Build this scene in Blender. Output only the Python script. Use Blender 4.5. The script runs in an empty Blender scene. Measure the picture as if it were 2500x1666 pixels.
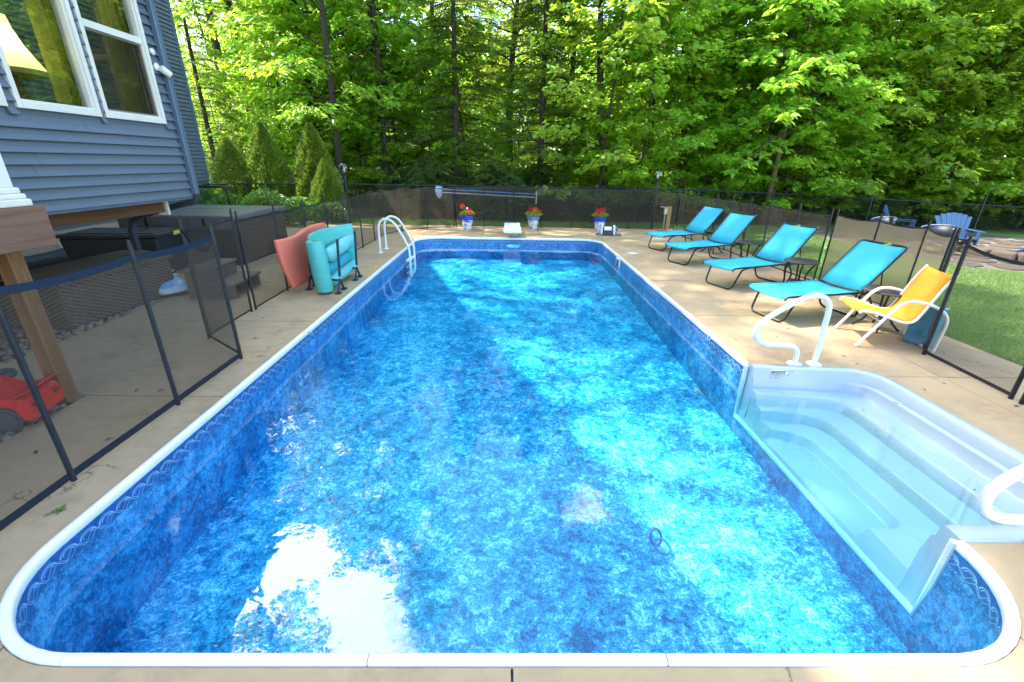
import bpy, bmesh, math, random
import numpy as np
from mathutils import Vector, Matrix

random.seed(7)
SC = bpy.context.scene
COL = SC.collection

# ------------------------------------------------------------------ camera
cam_d = bpy.data.cameras.new('camera')
cam = bpy.data.objects.new('camera', cam_d)
COL.objects.link(cam)
cam_d.sensor_width = 36.0
cam_d.lens = 15.456
cam_d.clip_start = 0.05
cam_d.clip_end = 600
Rm = Matrix(((0.9998278230469795, -0.011445759762468722, -0.014605438870436648),
             (-0.00923169085423058, 0.375960174013542, -0.9265898356013189),
             (0.016096587995911595, 0.9265651310831674, 0.3757897786206043)))
M4 = Rm.to_4x4()
M4.translation = Vector((0, 0, 1.83))
cam.matrix_world = M4
SC.camera = cam

# ------------------------------------------------------------------ light
SUN_EL = math.radians(57)
SUN_DIR = Vector((-0.96, 0.28, 0)).normalized()          # horizontal direction towards the sun
world = bpy.data.worlds.new('World')
SC.world = world
world.use_nodes = True
wn = world.node_tree
wn.nodes.clear()
w_out = wn.nodes.new('ShaderNodeOutputWorld')
w_bg = wn.nodes.new('ShaderNodeBackground')
w_sky = wn.nodes.new('ShaderNodeTexSky')
w_sky.sky_type = 'NISHITA'
w_sky.sun_disc = False
w_sky.sun_elevation = SUN_EL
w_sky.sun_rotation = math.atan2(SUN_DIR.x, SUN_DIR.y)
w_sky.air_density = 1.0
w_sky.dust_density = 0.6
w_bg.inputs['Strength'].default_value = 0.15
# white clouds drifting over the blue sky
w_tc = wn.nodes.new('ShaderNodeTexCoord')
w_map = wn.nodes.new('ShaderNodeMapping')
w_map.inputs['Scale'].default_value = (1.0, 1.0, 1.6)
w_map.inputs['Location'].default_value = (0.35, 0.1, 0.0)
w_n = wn.nodes.new('ShaderNodeTexNoise')
w_n.inputs['Scale'].default_value = 2.6
w_n.inputs['Detail'].default_value = 9
w_n.inputs['Roughness'].default_value = 0.58
w_r = wn.nodes.new('ShaderNodeValToRGB')
w_r.color_ramp.elements[0].position = 0.47
w_r.color_ramp.elements[1].position = 0.60
w_mix = wn.nodes.new('ShaderNodeMix')
w_mix.data_type = 'RGBA'
w_mix.inputs['B'].default_value = (22.0, 20.6, 18.2, 1)
wn.links.new(w_tc.outputs['Generated'], w_map.inputs['Vector'])
wn.links.new(w_map.outputs['Vector'], w_n.inputs['Vector'])
# a large cloud bank stands to the left, seen mirrored in the pool
w_dot = wn.nodes.new('ShaderNodeVectorMath'); w_dot.operation = 'DOT_PRODUCT'
w_dot.inputs[1].default_value = Vector((-0.46, 0.56, 0.74)).normalized()
w_norm = wn.nodes.new('ShaderNodeVectorMath'); w_norm.operation = 'NORMALIZE'
w_b = wn.nodes.new('ShaderNodeMapRange')
w_b.inputs['From Min'].default_value = 0.92; w_b.inputs['From Max'].default_value = 0.975
w_b.inputs['To Min'].default_value = -0.17; w_b.inputs['To Max'].default_value = 0.14
w_add = wn.nodes.new('ShaderNodeMath'); w_add.operation = 'ADD'
wn.links.new(w_tc.outputs['Generated'], w_norm.inputs[0]); wn.links.new(w_norm.outputs[0], w_dot.inputs[0])
wn.links.new(w_dot.outputs['Value'], w_b.inputs['Value']); wn.links.new(w_b.outputs[0], w_add.inputs[0]); wn.links.new(w_n.outputs['Fac'], w_add.inputs[1])
wn.links.new(w_add.outputs[0], w_r.inputs['Fac'])
wn.links.new(w_r.outputs['Color'], w_mix.inputs['Factor'])
wn.links.new(w_sky.outputs['Color'], w_mix.inputs['A'])
wn.links.new(w_mix.outputs['Result'], w_bg.inputs['Color'])
wn.links.new(w_bg.outputs['Background'], w_out.inputs['Surface'])

sun_d = bpy.data.lights.new('sun', 'SUN')
sun_d.energy = 2.1
sun_d.angle = math.radians(0.53)
sun_d.color = (1.0, 0.93, 0.82)
sun = bpy.data.objects.new('sun', sun_d)
COL.objects.link(sun)
to_sun = Vector((SUN_DIR.x * math.cos(SUN_EL), SUN_DIR.y * math.cos(SUN_EL), math.sin(SUN_EL)))
sun.rotation_euler = to_sun.to_track_quat('Z', 'Y').to_euler()
sun.location = to_sun * 60

SC.view_settings.view_transform = 'Standard'
SC.view_settings.look = 'None'
SC.view_settings.exposure = 2.55
SC.view_settings.gamma = 1.0
SC.view_settings.use_curve_mapping = False
SC.render.engine = 'CYCLES'
cy = SC.cycles
cy.use_denoising = True
cy.max_bounces = 8
cy.diffuse_bounces = 3
cy.glossy_bounces = 3
cy.transmission_bounces = 6
cy.transparent_max_bounces = 24
cy.caustics_reflective = False
cy.caustics_refractive = False
cy.sample_clamp_indirect = 6.0

# ================================================================== helpers
class X:
    """a node socket with arithmetic"""
    def __init__(s, nt, sock): s.nt, s.k = nt, sock
    def _m(s, op, *a, clamp=False):
        n = s.nt.nodes.new('ShaderNodeMath'); n.operation = op; n.use_clamp = clamp
        for i, v in enumerate((s,) + a):
            if isinstance(v, X): s.nt.links.new(v.k, n.inputs[i])
            else: n.inputs[i].default_value = v
        return X(s.nt, n.outputs[0])
    def __add__(s, o): return s._m('ADD', o)
    def __sub__(s, o): return s._m('SUBTRACT', o)
    def __mul__(s, o): return s._m('MULTIPLY', o)
    def __truediv__(s, o): return s._m('DIVIDE', o)
    def fract(s): return s._m('FRACT')
    def sin(s): return s._m('SINE')
    def abs(s): return s._m('ABSOLUTE')
    def lt(s, o): return s._m('LESS_THAN', o)
    def gt(s, o): return s._m('GREATER_THAN', o)
    def mx(s, o): return s._m('MAXIMUM', o)
    def mn(s, o): return s._m('MINIMUM', o)
    def pw(s, o): return s._m('POWER', o)
    def clamp(s): return s._m('ADD', 0.0, clamp=True)

def xyz(nt, kind='Object', uv=False):
    tc = nt.nodes.new('ShaderNodeTexCoord')
    sp = nt.nodes.new('ShaderNodeSeparateXYZ')
    nt.links.new(tc.outputs['UV' if uv else kind], sp.inputs[0])
    return [X(nt, o) for o in sp.outputs], tc.outputs['UV' if uv else kind]

def noise(nt, vec, scale, detail=4, rough=0.55, stretch=None, dist=0.0):
    if stretch:
        mp = nt.nodes.new('ShaderNodeMapping'); mp.inputs['Scale'].default_value = stretch
        nt.links.new(vec, mp.inputs['Vector']); vec = mp.outputs['Vector']
    n = nt.nodes.new('ShaderNodeTexNoise')
    n.inputs['Scale'].default_value = scale; n.inputs['Detail'].default_value = detail
    n.inputs['Roughness'].default_value = rough; n.inputs['Distortion'].default_value = dist
    nt.links.new(vec, n.inputs['Vector'])
    return X(nt, n.outputs['Fac'])

def voro(nt, vec, scale, out='Distance', feature='F1'):
    n = nt.nodes.new('ShaderNodeTexVoronoi'); n.inputs['Scale'].default_value = scale; n.feature = feature
    nt.links.new(vec, n.inputs['Vector'])
    return X(nt, n.outputs[out])

def ramp(nt, fac, stops):
    r = nt.nodes.new('ShaderNodeValToRGB')
    e = r.color_ramp.elements
    while len(e) < len(stops): e.new(0.5)
    for i, (p, c) in enumerate(stops):
        e[i].position = p; e[i].color = (*c, 1) if len(c) == 3 else c
    nt.links.new(fac.k, r.inputs['Fac'])
    return r.outputs['Color']

def mixc(nt, fac, a, b, mode='MIX'):
    m = nt.nodes.new('ShaderNodeMix'); m.data_type = 'RGBA'; m.blend_type = mode
    if isinstance(fac, X): nt.links.new(fac.k, m.inputs['Factor'])
    else: m.inputs['Factor'].default_value = fac
    for v, nm in ((a, 'A'), (b, 'B')):
        if isinstance(v, (tuple, list)): m.inputs[nm].default_value = (*v[:3], 1)
        else: nt.links.new(v, m.inputs[nm])
    return m.outputs['Result']

def base_mat(name):
    m = bpy.data.materials.new(name); m.use_nodes = True
    nt = m.node_tree
    b = nt.nodes['Principled BSDF']
    return m, nt, b

def add_bump(nt, b, h, strength=0.3, dist=0.01):
    bp = nt.nodes.new('ShaderNodeBump'); bp.inputs['Strength'].default_value = strength
    bp.inputs['Distance'].default_value = dist
    nt.links.new(h.k, bp.inputs['Height']); nt.links.new(bp.outputs['Normal'], b.inputs['Normal'])

def pmat(name, col, rough=0.5, metal=0.0, var=0.12, scale=6.0, bump=0.0, bscale=80.0, stretch=None, spec=0.5, rvar=0.08, trans=0.0):
    m, nt, b = base_mat(name)
    _, vec = xyz(nt)
    n = noise(nt, vec, scale, 5, 0.6, stretch)
    lo = tuple(c * (1 - var) for c in col); hi = tuple(min(1, c * (1 + var)) for c in col)
    nt.links.new(ramp(nt, n, [(0.3, lo), (0.7, hi)]), b.inputs['Base Color'])
    r = n * (rvar * 2) + (rough - rvar)
    nt.links.new(r.k, b.inputs['Roughness'])
    b.inputs['Metallic'].default_value = metal
    b.inputs['Specular IOR Level'].default_value = spec
    if trans: b.inputs['Transmission Weight'].default_value = trans
    if bump:
        add_bump(nt, b, noise(nt, vec, bscale, 3, 0.6, stretch), bump, 0.005)
    return m

class MB:
    def __init__(s): s.v, s.f, s.uv = [], [], None
    def add(s, vs, fs):
        o = len(s.v); s.v += [tuple(v) for v in vs]; s.f += [tuple(i + o for i in f) for f in fs]; return s
    def box(s, c, d, rz=0.0, M=None):
        x, y, z = d[0] / 2, d[1] / 2, d[2] / 2
        vs = [Vector(p) for p in ((-x, -y, -z), (x, -y, -z), (x, y, -z), (-x, y, -z), (-x, -y, z), (x, -y, z), (x, y, z), (-x, y, z))]
        R = M if M is not None else Matrix.Rotation(rz, 3, 'Z')
        vs = [R @ v + Vector(c) for v in vs]
        return s.add(vs, [(0, 3, 2, 1), (4, 5, 6, 7), (0, 1, 5, 4), (1, 2, 6, 5), (2, 3, 7, 6), (3, 0, 4, 7)])
    def bb(s, x0, x1, y0, y1, z0, z1):
        return s.box(((x0 + x1) / 2, (y0 + y1) / 2, (z0 + z1) / 2), (x1 - x0, y1 - y0, z1 - z0))
    def tube(s, pts, r, n=8, cap=True, closed=False):
        pts = [Vector(p) for p in pts]; m = len(pts)
        rs = r if isinstance(r, (list, tuple)) else [r] * m
        o = len(s.v); prev = None
        for i, p in enumerate(pts):
            if closed: t = pts[(i + 1) % m] - pts[i - 1]
            else: t = pts[min(i + 1, m - 1)] - pts[max(i - 1, 0)]
            t.normalize()
            if prev is None:
                a = Vector((0, 0, 1)) if abs(t.z) < 0.9 else Vector((1, 0, 0))
                u = t.cross(a).normalized()
            else:
                u = (prev - t * prev.dot(t)).normalized()
            w = t.cross(u); prev = u
            for k in range(n):
                a = 2 * math.pi * k / n
                s.v.append(tuple(p + (u * math.cos(a) + w * math.sin(a)) * rs[i]))
        for i in range(m if closed else m - 1):
            j = (i + 1) % m
            for k in range(n):
                k2 = (k + 1) % n
                s.f.append((o + i * n + k, o + i * n + k2, o + j * n + k2, o + j * n + k))
        if cap and not closed:
            s.f.append(tuple(o + k for k in range(n))[::-1])
            s.f.append(tuple(o + (m - 1) * n + k for k in range(n)))
        return s
    def lathe(s, prof, c=(0, 0, 0), n=24, M=None):
        o = len(s.v)
        for r, z in prof:
            for k in range(n):
                a = 2 * math.pi * k / n
                v = Vector((r * math.cos(a), r * math.sin(a), z))
                if M is not None: v = M @ v
                s.v.append(tuple(v + Vector(c)))
        for i in range(len(prof) - 1):
            for k in range(n):
                k2 = (k + 1) % n
                s.f.append((o + i * n + k, o + i * n + k2, o + (i + 1) * n + k2, o + (i + 1) * n + k))
        if prof[0][0] > 1e-4: s.f.append(tuple(o + k for k in range(n))[::-1])
        if prof[-1][0] > 1e-4: s.f.append(tuple(o + (len(prof) - 1) * n + k for k in range(n)))
        return s
    def prism(s, poly, z0, z1):
        n = len(poly); o = len(s.v)
        s.v += [(p[0], p[1], z0) for p in poly] + [(p[0], p[1], z1) for p in poly]
        s.f.append(tuple(o + i for i in range(n))[::-1]); s.f.append(tuple(o + n + i for i in range(n)))
        for i in range(n):
            j = (i + 1) % n
            s.f.append((o + i, o + j, o + n + j, o + n + i))
        return s
    def grid(s, P):
        o = len(s.v); a, b = len(P), len(P[0])
        for row in P: s.v += [tuple(p) for p in row]
        for i in range(a - 1):
            for j in range(b - 1):
                s.f.append((o + i * b + j, o + (i + 1) * b + j, o + (i + 1) * b + j + 1, o + i * b + j + 1))
        return s

def T(root):
    """world matrix of an unlinked hierarchy root"""
    while root.parent is not None: root = root.parent
    return Matrix.Translation(root.location) @ root.rotation_euler.to_matrix().to_4x4()

def obj(name, mb, mat, parent=None, world=False, smooth=False, bev=0.0, solid=0.0, sub=0, kind=None, ang=40):
    me = bpy.data.meshes.new(name)
    v = mb.v
    if world and parent is not None:
        inv = T(parent).inverted()
        v = [tuple(inv @ Vector(p)) for p in v]
    me.from_pydata(v, [], mb.f)
    bm = bmesh.new(); bm.from_mesh(me)
    if solid == 0.0: bmesh.ops.recalc_face_normals(bm, faces=bm.faces)
    bm.to_mesh(me); bm.free()
    if mb.uv is not None:
        ul = me.uv_layers.new(name='UVMap')
        for lp in me.loops: ul.data[lp.index].uv = mb.uv[lp.vertex_index]
    me.materials.append(mat)
    o = bpy.data.objects.new(name, me); COL.objects.link(o)
    if parent is not None: o.parent = parent
    if smooth:
        for p in me.polygons: p.use_smooth = True
        me.set_sharp_from_angle(angle=math.radians(ang))
    if solid:
        md = o.modifiers.new('solid', 'SOLIDIFY'); md.thickness = solid; md.offset = 0
    if bev:
        md = o.modifiers.new('bevel', 'BEVEL'); md.width = bev; md.segments = 2; md.limit_method = 'ANGLE'; md.angle_limit = math.radians(40)
    if sub:
        md = o.modifiers.new('sub', 'SUBSURF'); md.levels = sub; md.render_levels = sub
    if kind: o['kind'] = kind
    return o

def thing(name, label, cat, loc=(0, 0, 0), rz=0.0, group=None):
    o = bpy.data.objects.new(name, None); COL.objects.link(o)
    o.empty_display_size = 0.1
    o.location = loc; o.rotation_euler = (0, 0, rz)
    o['label'] = label; o['category'] = cat
    if group: o['group'] = group
    return o
def tag(o, label, cat, group=None):
    o['label'] = label; o['category'] = cat
    if group: o['group'] = group
    return o
def copy_tree(o, parent=None):
    c = o.copy(); COL.objects.link(c); c.parent = parent
    for ch in list(o.children): copy_tree(ch, c)
    return c
def dup(root, loc, rz, label, group=None, scale=None):
    c = copy_tree(root)
    c.location = loc; c.rotation_euler = (0, 0, rz)
    if scale: c.scale = scale
    c['label'] = label
    if group: c['group'] = group
    return c
def struct(name, mb, mat, **k): return obj(name, mb, mat, kind='structure', **k)

def smooth_path(pts, n=6):
    """Catmull-Rom through points"""
    P = [Vector(p) for p in pts]; out = []
    for i in range(len(P) - 1):
        p0, p1, p2, p3 = P[max(i - 1, 0)], P[i], P[i + 1], P[min(i + 2, len(P) - 1)]
        for k in range(n):
            t = k / n
            out.append(0.5 * ((2 * p1) + (p2 - p0) * t + (2 * p0 - 5 * p1 + 4 * p2 - p3) * t * t + (3 * p1 - p0 - 3 * p2 + p3) * t ** 3))
    out.append(P[-1]); return out
def fillet(pts, r, n=6):
    """polyline with rounded corners"""
    P = [Vector(p) for p in pts]; out = [P[0]]
    for i in range(1, len(P) - 1):
        a, b, c = P[i - 1], P[i], P[i + 1]
        u, w = (a - b), (c - b); d = min(r, u.length * 0.49, w.length * 0.49)
        u.normalize(); w.normalize()
        s, e = b + u * d, b + w * d
        for k in range(n + 1):
            t = k / n
            out.append(s * (1 - t) ** 2 + b * 2 * t * (1 - t) + e * t * t)
    out.append(P[-1]); return out

# ================================================================== materials
def concrete_mat(name, col, stain=0.25):
    m, nt, b = base_mat(name)
    _, v = xyz(nt)
    big = noise(nt, v, 0.9, 6, 0.62)
    mid = noise(nt, v, 7.0, 6, 0.65, (1.0, 1.6, 1.0))
    fine = noise(nt, v, 160.0, 3, 0.7)
    f = big * 0.5 + mid * 0.3 + fine * 0.2
    c1 = ramp(nt, f, [(0.32, tuple(c * (1 - stain) for c in col)), (0.5, col), (0.68, tuple(c * (1 + stain * 0.45) for c in col))])
    rust = noise(nt, v, 2.3, 7, 0.7)
    c2 = mixc(nt, ((rust - 0.56) * 5.0).clamp() * 0.45, c1, (col[0] * 0.85, col[1] * 0.66, col[2] * 0.42))
    specks = voro(nt, v, 55.0).lt(0.09)
    c3 = mixc(nt, specks * 0.35, c2, tuple(c * 0.4 for c in col))
    # hairline cracks and damp blotches
    wv = nt.nodes.new('ShaderNodeVectorMath'); wv.operation = 'ADD'
    nv = nt.nodes.new('ShaderNodeTexNoise'); nv.inputs['Scale'].default_value = 3.0; nv.inputs['Detail'].default_value = 6
    nt.links.new(v, nv.inputs['Vector']); nt.links.new(v, wv.inputs[0]); nt.links.new(nv.outputs['Color'], wv.inputs[1])
    crack = voro(nt, wv.outputs[0], 0.42, feature='DISTANCE_TO_EDGE').lt(0.0035) * noise(nt, v, 0.8, 3, 0.5).gt(0.55)
    c3 = mixc(nt, crack * 0.6, c3, tuple(c * 0.25 for c in col))
    damp = ((noise(nt, v, 1.7, 6, 0.62) - 0.60) * 14.0).clamp()
    c3 = mixc(nt, damp * 0.30, c3, tuple(c * 0.45 for c in col))
    broom = noise(nt, v, 40.0, 3, 0.6, (0.25, 5.0, 1.0))
    c3 = mixc(nt, broom * 0.16, c3, tuple(c * 0.55 for c in col))
    nt.links.new(c3, b.inputs['Base Color'])
    nt.links.new((fine * 0.15 + 0.72).k, b.inputs['Roughness'])
    b.inputs['Specular IOR Level'].default_value = 0.3
    add_bump(nt, b, fine * 0.6 + mid * 0.6, 0.35, 0.006)
    return m
M_conc = concrete_mat('concrete_tan', (0.47, 0.33, 0.18), 0.40)

M_white = pmat('white_vinyl', (0.85, 0.82, 0.75), 0.32, var=0.04, scale=3, bump=0.03, bscale=30)
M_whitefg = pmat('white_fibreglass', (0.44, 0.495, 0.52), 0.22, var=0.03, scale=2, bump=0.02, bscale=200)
M_whitepaint = pmat('white_paint', (0.74, 0.69, 0.58), 0.4, var=0.05, scale=5, bump=0.05)
M_blackpole = pmat('black_powdercoat', (0.018, 0.02, 0.026), 0.35, metal=0.2, var=0.3, scale=12)
M_darkframe = pmat('bronze_tube', (0.03, 0.026, 0.024), 0.38, metal=0.5, var=0.3, scale=10)
M_gasket = pmat('grey_gasket', (0.05, 0.07, 0.08), 0.6)

def siding_mat():
    m, nt, b = base_mat('blue_grey_siding')
    _, v = xyz(nt)
    grain = noise(nt, v, 14.0, 6, 0.7, (1, 0.6, 14.0))
    big = noise(nt, v, 0.7, 4, 0.6)
    c = ramp(nt, grain * 0.5 + big * 0.5, [(0.3, (0.088, 0.112, 0.140)), (0.7, (0.124, 0.155, 0.190))])
    nt.links.new(c, b.inputs['Base Color'])
    b.inputs['Roughness'].default_value = 0.48
    add_bump(nt, b, grain, 0.12, 0.003)
    return m
M_siding = siding_mat()
M_trimblue = pmat('blue_trim_metal', (0.095, 0.135, 0.185), 0.35, var=0.08, scale=4)

def wood_mat(name, c1, c2, scale=3.0, axis=2, rough=0.6):
    m, nt, b = base_mat(name)
    _, v = xyz(nt)
    st = [9.0, 9.0, 9.0]; st[axis] = 0.55
    g = noise(nt, v, scale, 8, 0.65, tuple(st), 0.8)
    f = noise(nt, v, scale * 9, 4, 0.7, tuple(st))
    nt.links.new(ramp(nt, g * 0.7 + f * 0.3, [(0.3, c1), (0.55, c2), (0.72, tuple(x * 1.25 for x in c2))]), b.inputs['Base Color'])
    b.inputs['Roughness'].default_value = rough
    add_bump(nt, b, g * 0.6 + f * 0.5, 0.3, 0.004)
    return m
M_post = wood_mat('treated_post_wood', (0.085, 0.036, 0.013), (0.26, 0.125, 0.045), 2.5, 2)
M_boxwood = wood_mat('composite_brown_board', (0.115, 0.052, 0.03), (0.20, 0.10, 0.065), 2.0, 1, 0.5)
M_beam = wood_mat('dark_beam_wood', (0.05, 0.02, 0.008), (0.13, 0.06, 0.025), 2.0, 1)
M_orangewood = wood_mat('cedar_post', (0.30, 0.13, 0.04), (0.50, 0.26, 0.09), 3.0, 2)

def liner_mat(name, vertical=False, border=False):
    m, nt, b = base_mat(name)
    _, v = xyz(nt)
    n1 = noise(nt, v, 1.1, 5, 0.6)
    n2 = noise(nt, v, 5.5, 6, 0.72, None, 0.5)
    n3 = noise(nt, v, 22.0, 5, 0.75, None, 0.8)
    n4 = noise(nt, v, 70.0, 3, 0.7)
    f = (n1 - 0.5) * 0.35 + (n2 - 0.5) * 0.66 + (n3 - 0.5) * 0.95 + (n4 - 0.5) * 0.55 + 0.52
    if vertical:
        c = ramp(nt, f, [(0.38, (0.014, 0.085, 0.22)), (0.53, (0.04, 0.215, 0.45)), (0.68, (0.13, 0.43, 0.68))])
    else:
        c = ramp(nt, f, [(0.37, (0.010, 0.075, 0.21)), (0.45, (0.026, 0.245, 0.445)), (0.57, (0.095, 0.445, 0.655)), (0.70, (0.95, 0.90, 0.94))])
    nt.links.new(c, b.inputs['Base Color'])
    b.inputs['Roughness'].default_value = 0.4
    add_bump(nt, b, n3, 0.08, 0.004)
    return m
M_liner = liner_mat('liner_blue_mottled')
M_linerwall = liner_mat('liner_blue_wall', True)

def border_mat():
    """printed wave and shell border band; UV in metres along and 0..1 across"""
    m, nt, b = base_mat('liner_border_print')
    (u, vv, _), vec = xyz(nt, uv=True)
    tc, ov = xyz(nt)
    per = 0.118
    ph = (u / per)
    fr = ph.fract()
    dx = (fr - 0.5) * per            # metres from the motif centre
    dz = (vv - 0.42) * 0.175
    d = (dx * dx + dz * dz).pw(0.5)
    ring = (d - 0.046).abs().lt(0.0045)
    ring2 = (d - 0.030).abs().lt(0.003)
    half = dz.gt(-0.004)
    wave = (vv - ((ph * (2 * math.pi)).sin() * 0.22 + 0.30)).abs().lt(0.022)
    wave2 = (vv - ((ph * (2 * math.pi) + 1.3).sin() * 0.17 + 0.20)).abs().lt(0.02)
    # fan of petals in the upper half
    fr2 = (ph + 0.5).fract()
    ax = (fr2 - 0.5) * per
    az = (vv - 0.30) * 0.175
    n = nt.nodes.new('ShaderNodeMath'); n.operation = 'ARCTAN2'
    nt.links.new(ax.k, n.inputs[0]); nt.links.new((az + 0.001).k, n.inputs[1])
    ang = X(nt, n.outputs[0])
    pet = (ang * 9.0).sin().gt(0.35) * ((ax * ax + az * az).pw(0.5)).lt(0.095) * ((ax * ax + az * az).pw(0.5)).gt(0.035) * az.gt(0.0)
    line = (ring * half).mx(ring2 * half).mx(wave).mx(wave2)
    edge = vv.lt(0.04).mx(vv.gt(0.965))
    nz = noise(nt, ov, 30, 4, 0.7)
    nb = noise(nt, ov, 4, 4, 0.7)
    base = ramp(nt, nz * 0.6 + nb * 0.4, [(0.35, (0.008, 0.05, 0.17)), (0.65, (0.03, 0.16, 0.42))])
    c1 = mixc(nt, pet * 0.55, base, (0.012, 0.065, 0.30))
    c2 = mixc(nt, line * (nz * 0.6 + 0.3), c1, (0.42, 0.68, 0.82))
    c3 = mixc(nt, edge * 0.8, c2, (0.02, 0.07, 0.20))
    nt.links.new(c3, b.inputs['Base Color'])
    b.inputs['Roughness'].default_value = 0.35
    return m
M_border = border_mat()

def water_mat():
    m = bpy.data.materials.new('pool_water'); m.use_nodes = True
    nt = m.node_tree; nt.nodes.clear()
    out = nt.nodes.new('ShaderNodeOutputMaterial')
    tr = nt.nodes.new('ShaderNodeBsdfTransparent'); tr.inputs['Color'].default_value = (0.97, 0.99, 1, 1)
    gl = nt.nodes.new('ShaderNodeBsdfGlossy'); gl.inputs['Roughness'].default_value = 0.015
    fr = nt.nodes.new('ShaderNodeFresnel'); fr.inputs['IOR'].default_value = 1.56
    mx = nt.nodes.new('ShaderNodeMixShader')
    tc = nt.nodes.new('ShaderNodeTexCoord')
    h = noise(nt, tc.outputs['Object'], 2.2, 3, 0.5, (1.0, 1.0, 1.0), 0.6) * 1.0 + noise(nt, tc.outputs['Object'], 9.0, 2, 0.5, (0.8, 1.5, 1.0)) * 0.10
    bp = nt.nodes.new('ShaderNodeBump'); bp.inputs['Strength'].default_value = 0.22; bp.inputs['Distance'].default_value = 0.02
    nt.links.new(h.k, bp.inputs['Height'])
    nt.links.new(bp.outputs['Normal'], gl.inputs['Normal']); nt.links.new(bp.outputs['Normal'], fr.inputs['Normal'])
    geo = nt.nodes.new('ShaderNodeNewGeometry')
    fac = X(nt, fr.outputs['Fac']) * (X(nt, geo.outputs['Backfacing']) * -1.0 + 1.0)
    nt.links.new(fac.k, mx.inputs['Fac'])
    nt.links.new(tr.outputs[0], mx.inputs[1]); nt.links.new(gl.outputs[0], mx.inputs[2])
    nt.links.new(mx.outputs[0], out.inputs['Surface'])
    va = nt.nodes.new('ShaderNodeVolumeAbsorption'); va.inputs['Color'].default_value = (0.42, 0.925, 0.985, 1)
    va.inputs['Density'].default_value = 1.55
    nt.links.new(va.outputs[0], out.inputs['Volume'])
    return m
M_water = water_mat()

def screen_mat(name, alpha=0.5, col=(0.035, 0.032, 0.03)):
    """woven safety-fence mesh: threads too fine to resolve, seen as a partly clear dark cloth"""
    m = bpy.data.materials.new(name); m.use_nodes = True
    nt = m.node_tree; nt.nodes.clear()
    out = nt.nodes.new('ShaderNodeOutputMaterial')
    tr = nt.nodes.new('ShaderNodeBsdfTransparent')
    df = nt.nodes.new('ShaderNodeBsdfDiffuse'); df.inputs['Color'].default_value = (*col, 1)
    tl = nt.nodes.new('ShaderNodeBsdfTranslucent'); tl.inputs['Color'].default_value = (col[0] * 1.6, col[1] * 1.5, col[2] * 1.3, 1)
    m1 = nt.nodes.new('ShaderNodeMixShader'); m1.inputs['Fac'].default_value = 0.4
    m2 = nt.nodes.new('ShaderNodeMixShader')
    nt.links.new(df.outputs[0], m1.inputs[1]); nt.links.new(tl.outputs[0], m1.inputs[2])
    (_, _, z), v = xyz(nt)
    n = noise(nt, v, 3.0, 4, 0.6)
    fac = n * 0.14 + (alpha - 0.07)
    nt.links.new(fac.k, m2.inputs['Fac'])
    nt.links.new(tr.outputs[0], m2.inputs[1]); nt.links.new(m1.outputs[0], m2.inputs[2])
    nt.links.new(m2.outputs[0], out.inputs['Surface'])
    return m
M_screen = screen_mat('fence_screen', 0.43, (0.10, 0.082, 0.068))
M_screenlt = screen_mat('thin_screen', 0.36, (0.085, 0.07, 0.055))
M_screensunlit = screen_mat('sunlit_screen', 0.74, (0.27, 0.195, 0.13))  # same mesh, with the sunlight on the right panels put into its colour
M_chain = screen_mat('chain_link', 0.22, (0.02, 0.02, 0.022))

def fabric_mat(name, col, w=900.0):
    m, nt, b = base_mat(name)
    (x, y, z), v = xyz(nt)
    weave = ((x * w).sin() * (y * w).sin()) * 0.5 + 0.5
    n = noise(nt, v, 4, 5, 0.6)
    c = ramp(nt, n * 0.7 + weave * 0.3, [(0.25, tuple(k * 0.85 for k in col)), (0.75, tuple(min(1, k * 1.12) for k in col))])
    nt.links.new(c, b.inputs['Base Color'])
    b.inputs['Roughness'].default_value = 0.7
    b.inputs['Specular IOR Level'].default_value = 0.25
    tl = nt.nodes.new('ShaderNodeBsdfTranslucent'); nt.links.new(c, tl.inputs['Color'])
    mx = nt.nodes.new('ShaderNodeMixShader'); mx.inputs['Fac'].default_value = 0.22
    out = nt.nodes['Material Output']
    nt.links.new(b.outputs[0], mx.inputs[1]); nt.links.new(tl.outputs[0], mx.inputs[2]); nt.links.new(mx.outputs[0], out.inputs['Surface'])
    add_bump(nt, b, n, 0.1, 0.004)
    return m
M_turq = fabric_mat('turquoise_sling', (0.055, 0.52, 0.67))
M_yellow = fabric_mat('yellow_sling', (0.74, 0.38, 0.045))

M_red = pmat('red_foam', (0.84, 0.19, 0.12), 0.55, var=0.06, scale=2, bump=0.08, bscale=120)
M_teal = pmat('teal_foam', (0.075, 0.43, 0.36), 0.5, var=0.08, scale=3, bump=0.1, bscale=60, stretch=(0.3, 0.3, 4))
M_teal2 = pmat('light_aqua_vinyl', (0.16, 0.55, 0.53), 0.4, var=0.08, scale=8, bump=0.25, bscale=45)
M_teal3 = pmat('deep_teal_foam', (0.03, 0.36, 0.42), 0.5, var=0.08, scale=4)
M_terracotta = pmat('stand_tan', (0.62, 0.46, 0.34), 0.6)
M_black = pmat('black_plastic', (0.015, 0.015, 0.017), 0.4, var=0.3)
M_tote = pmat('dark_grey_tote', (0.03, 0.032, 0.037), 0.45, var=0.15)
M_lime = pmat('lime_plastic', (0.42, 0.55, 0.06), 0.4)
M_toyred = pmat('red_toy_plastic', (0.72, 0.02, 0.015), 0.28, var=0.05)
M_tyre = pmat('grey_toy_rubber', (0.05, 0.053, 0.062), 0.7)
M_blueplastic = pmat('blue_translucent_plastic', (0.08, 0.32, 0.48), 0.15, var=0.25, scale=9, trans=0.35)
M_adir = pmat('blue_poly_lumber', (0.030, 0.075, 0.165), 0.5, var=0.1, scale=5)
M_navy = pmat('navy_mesh', (0.008, 0.014, 0.03), 0.5)
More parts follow.
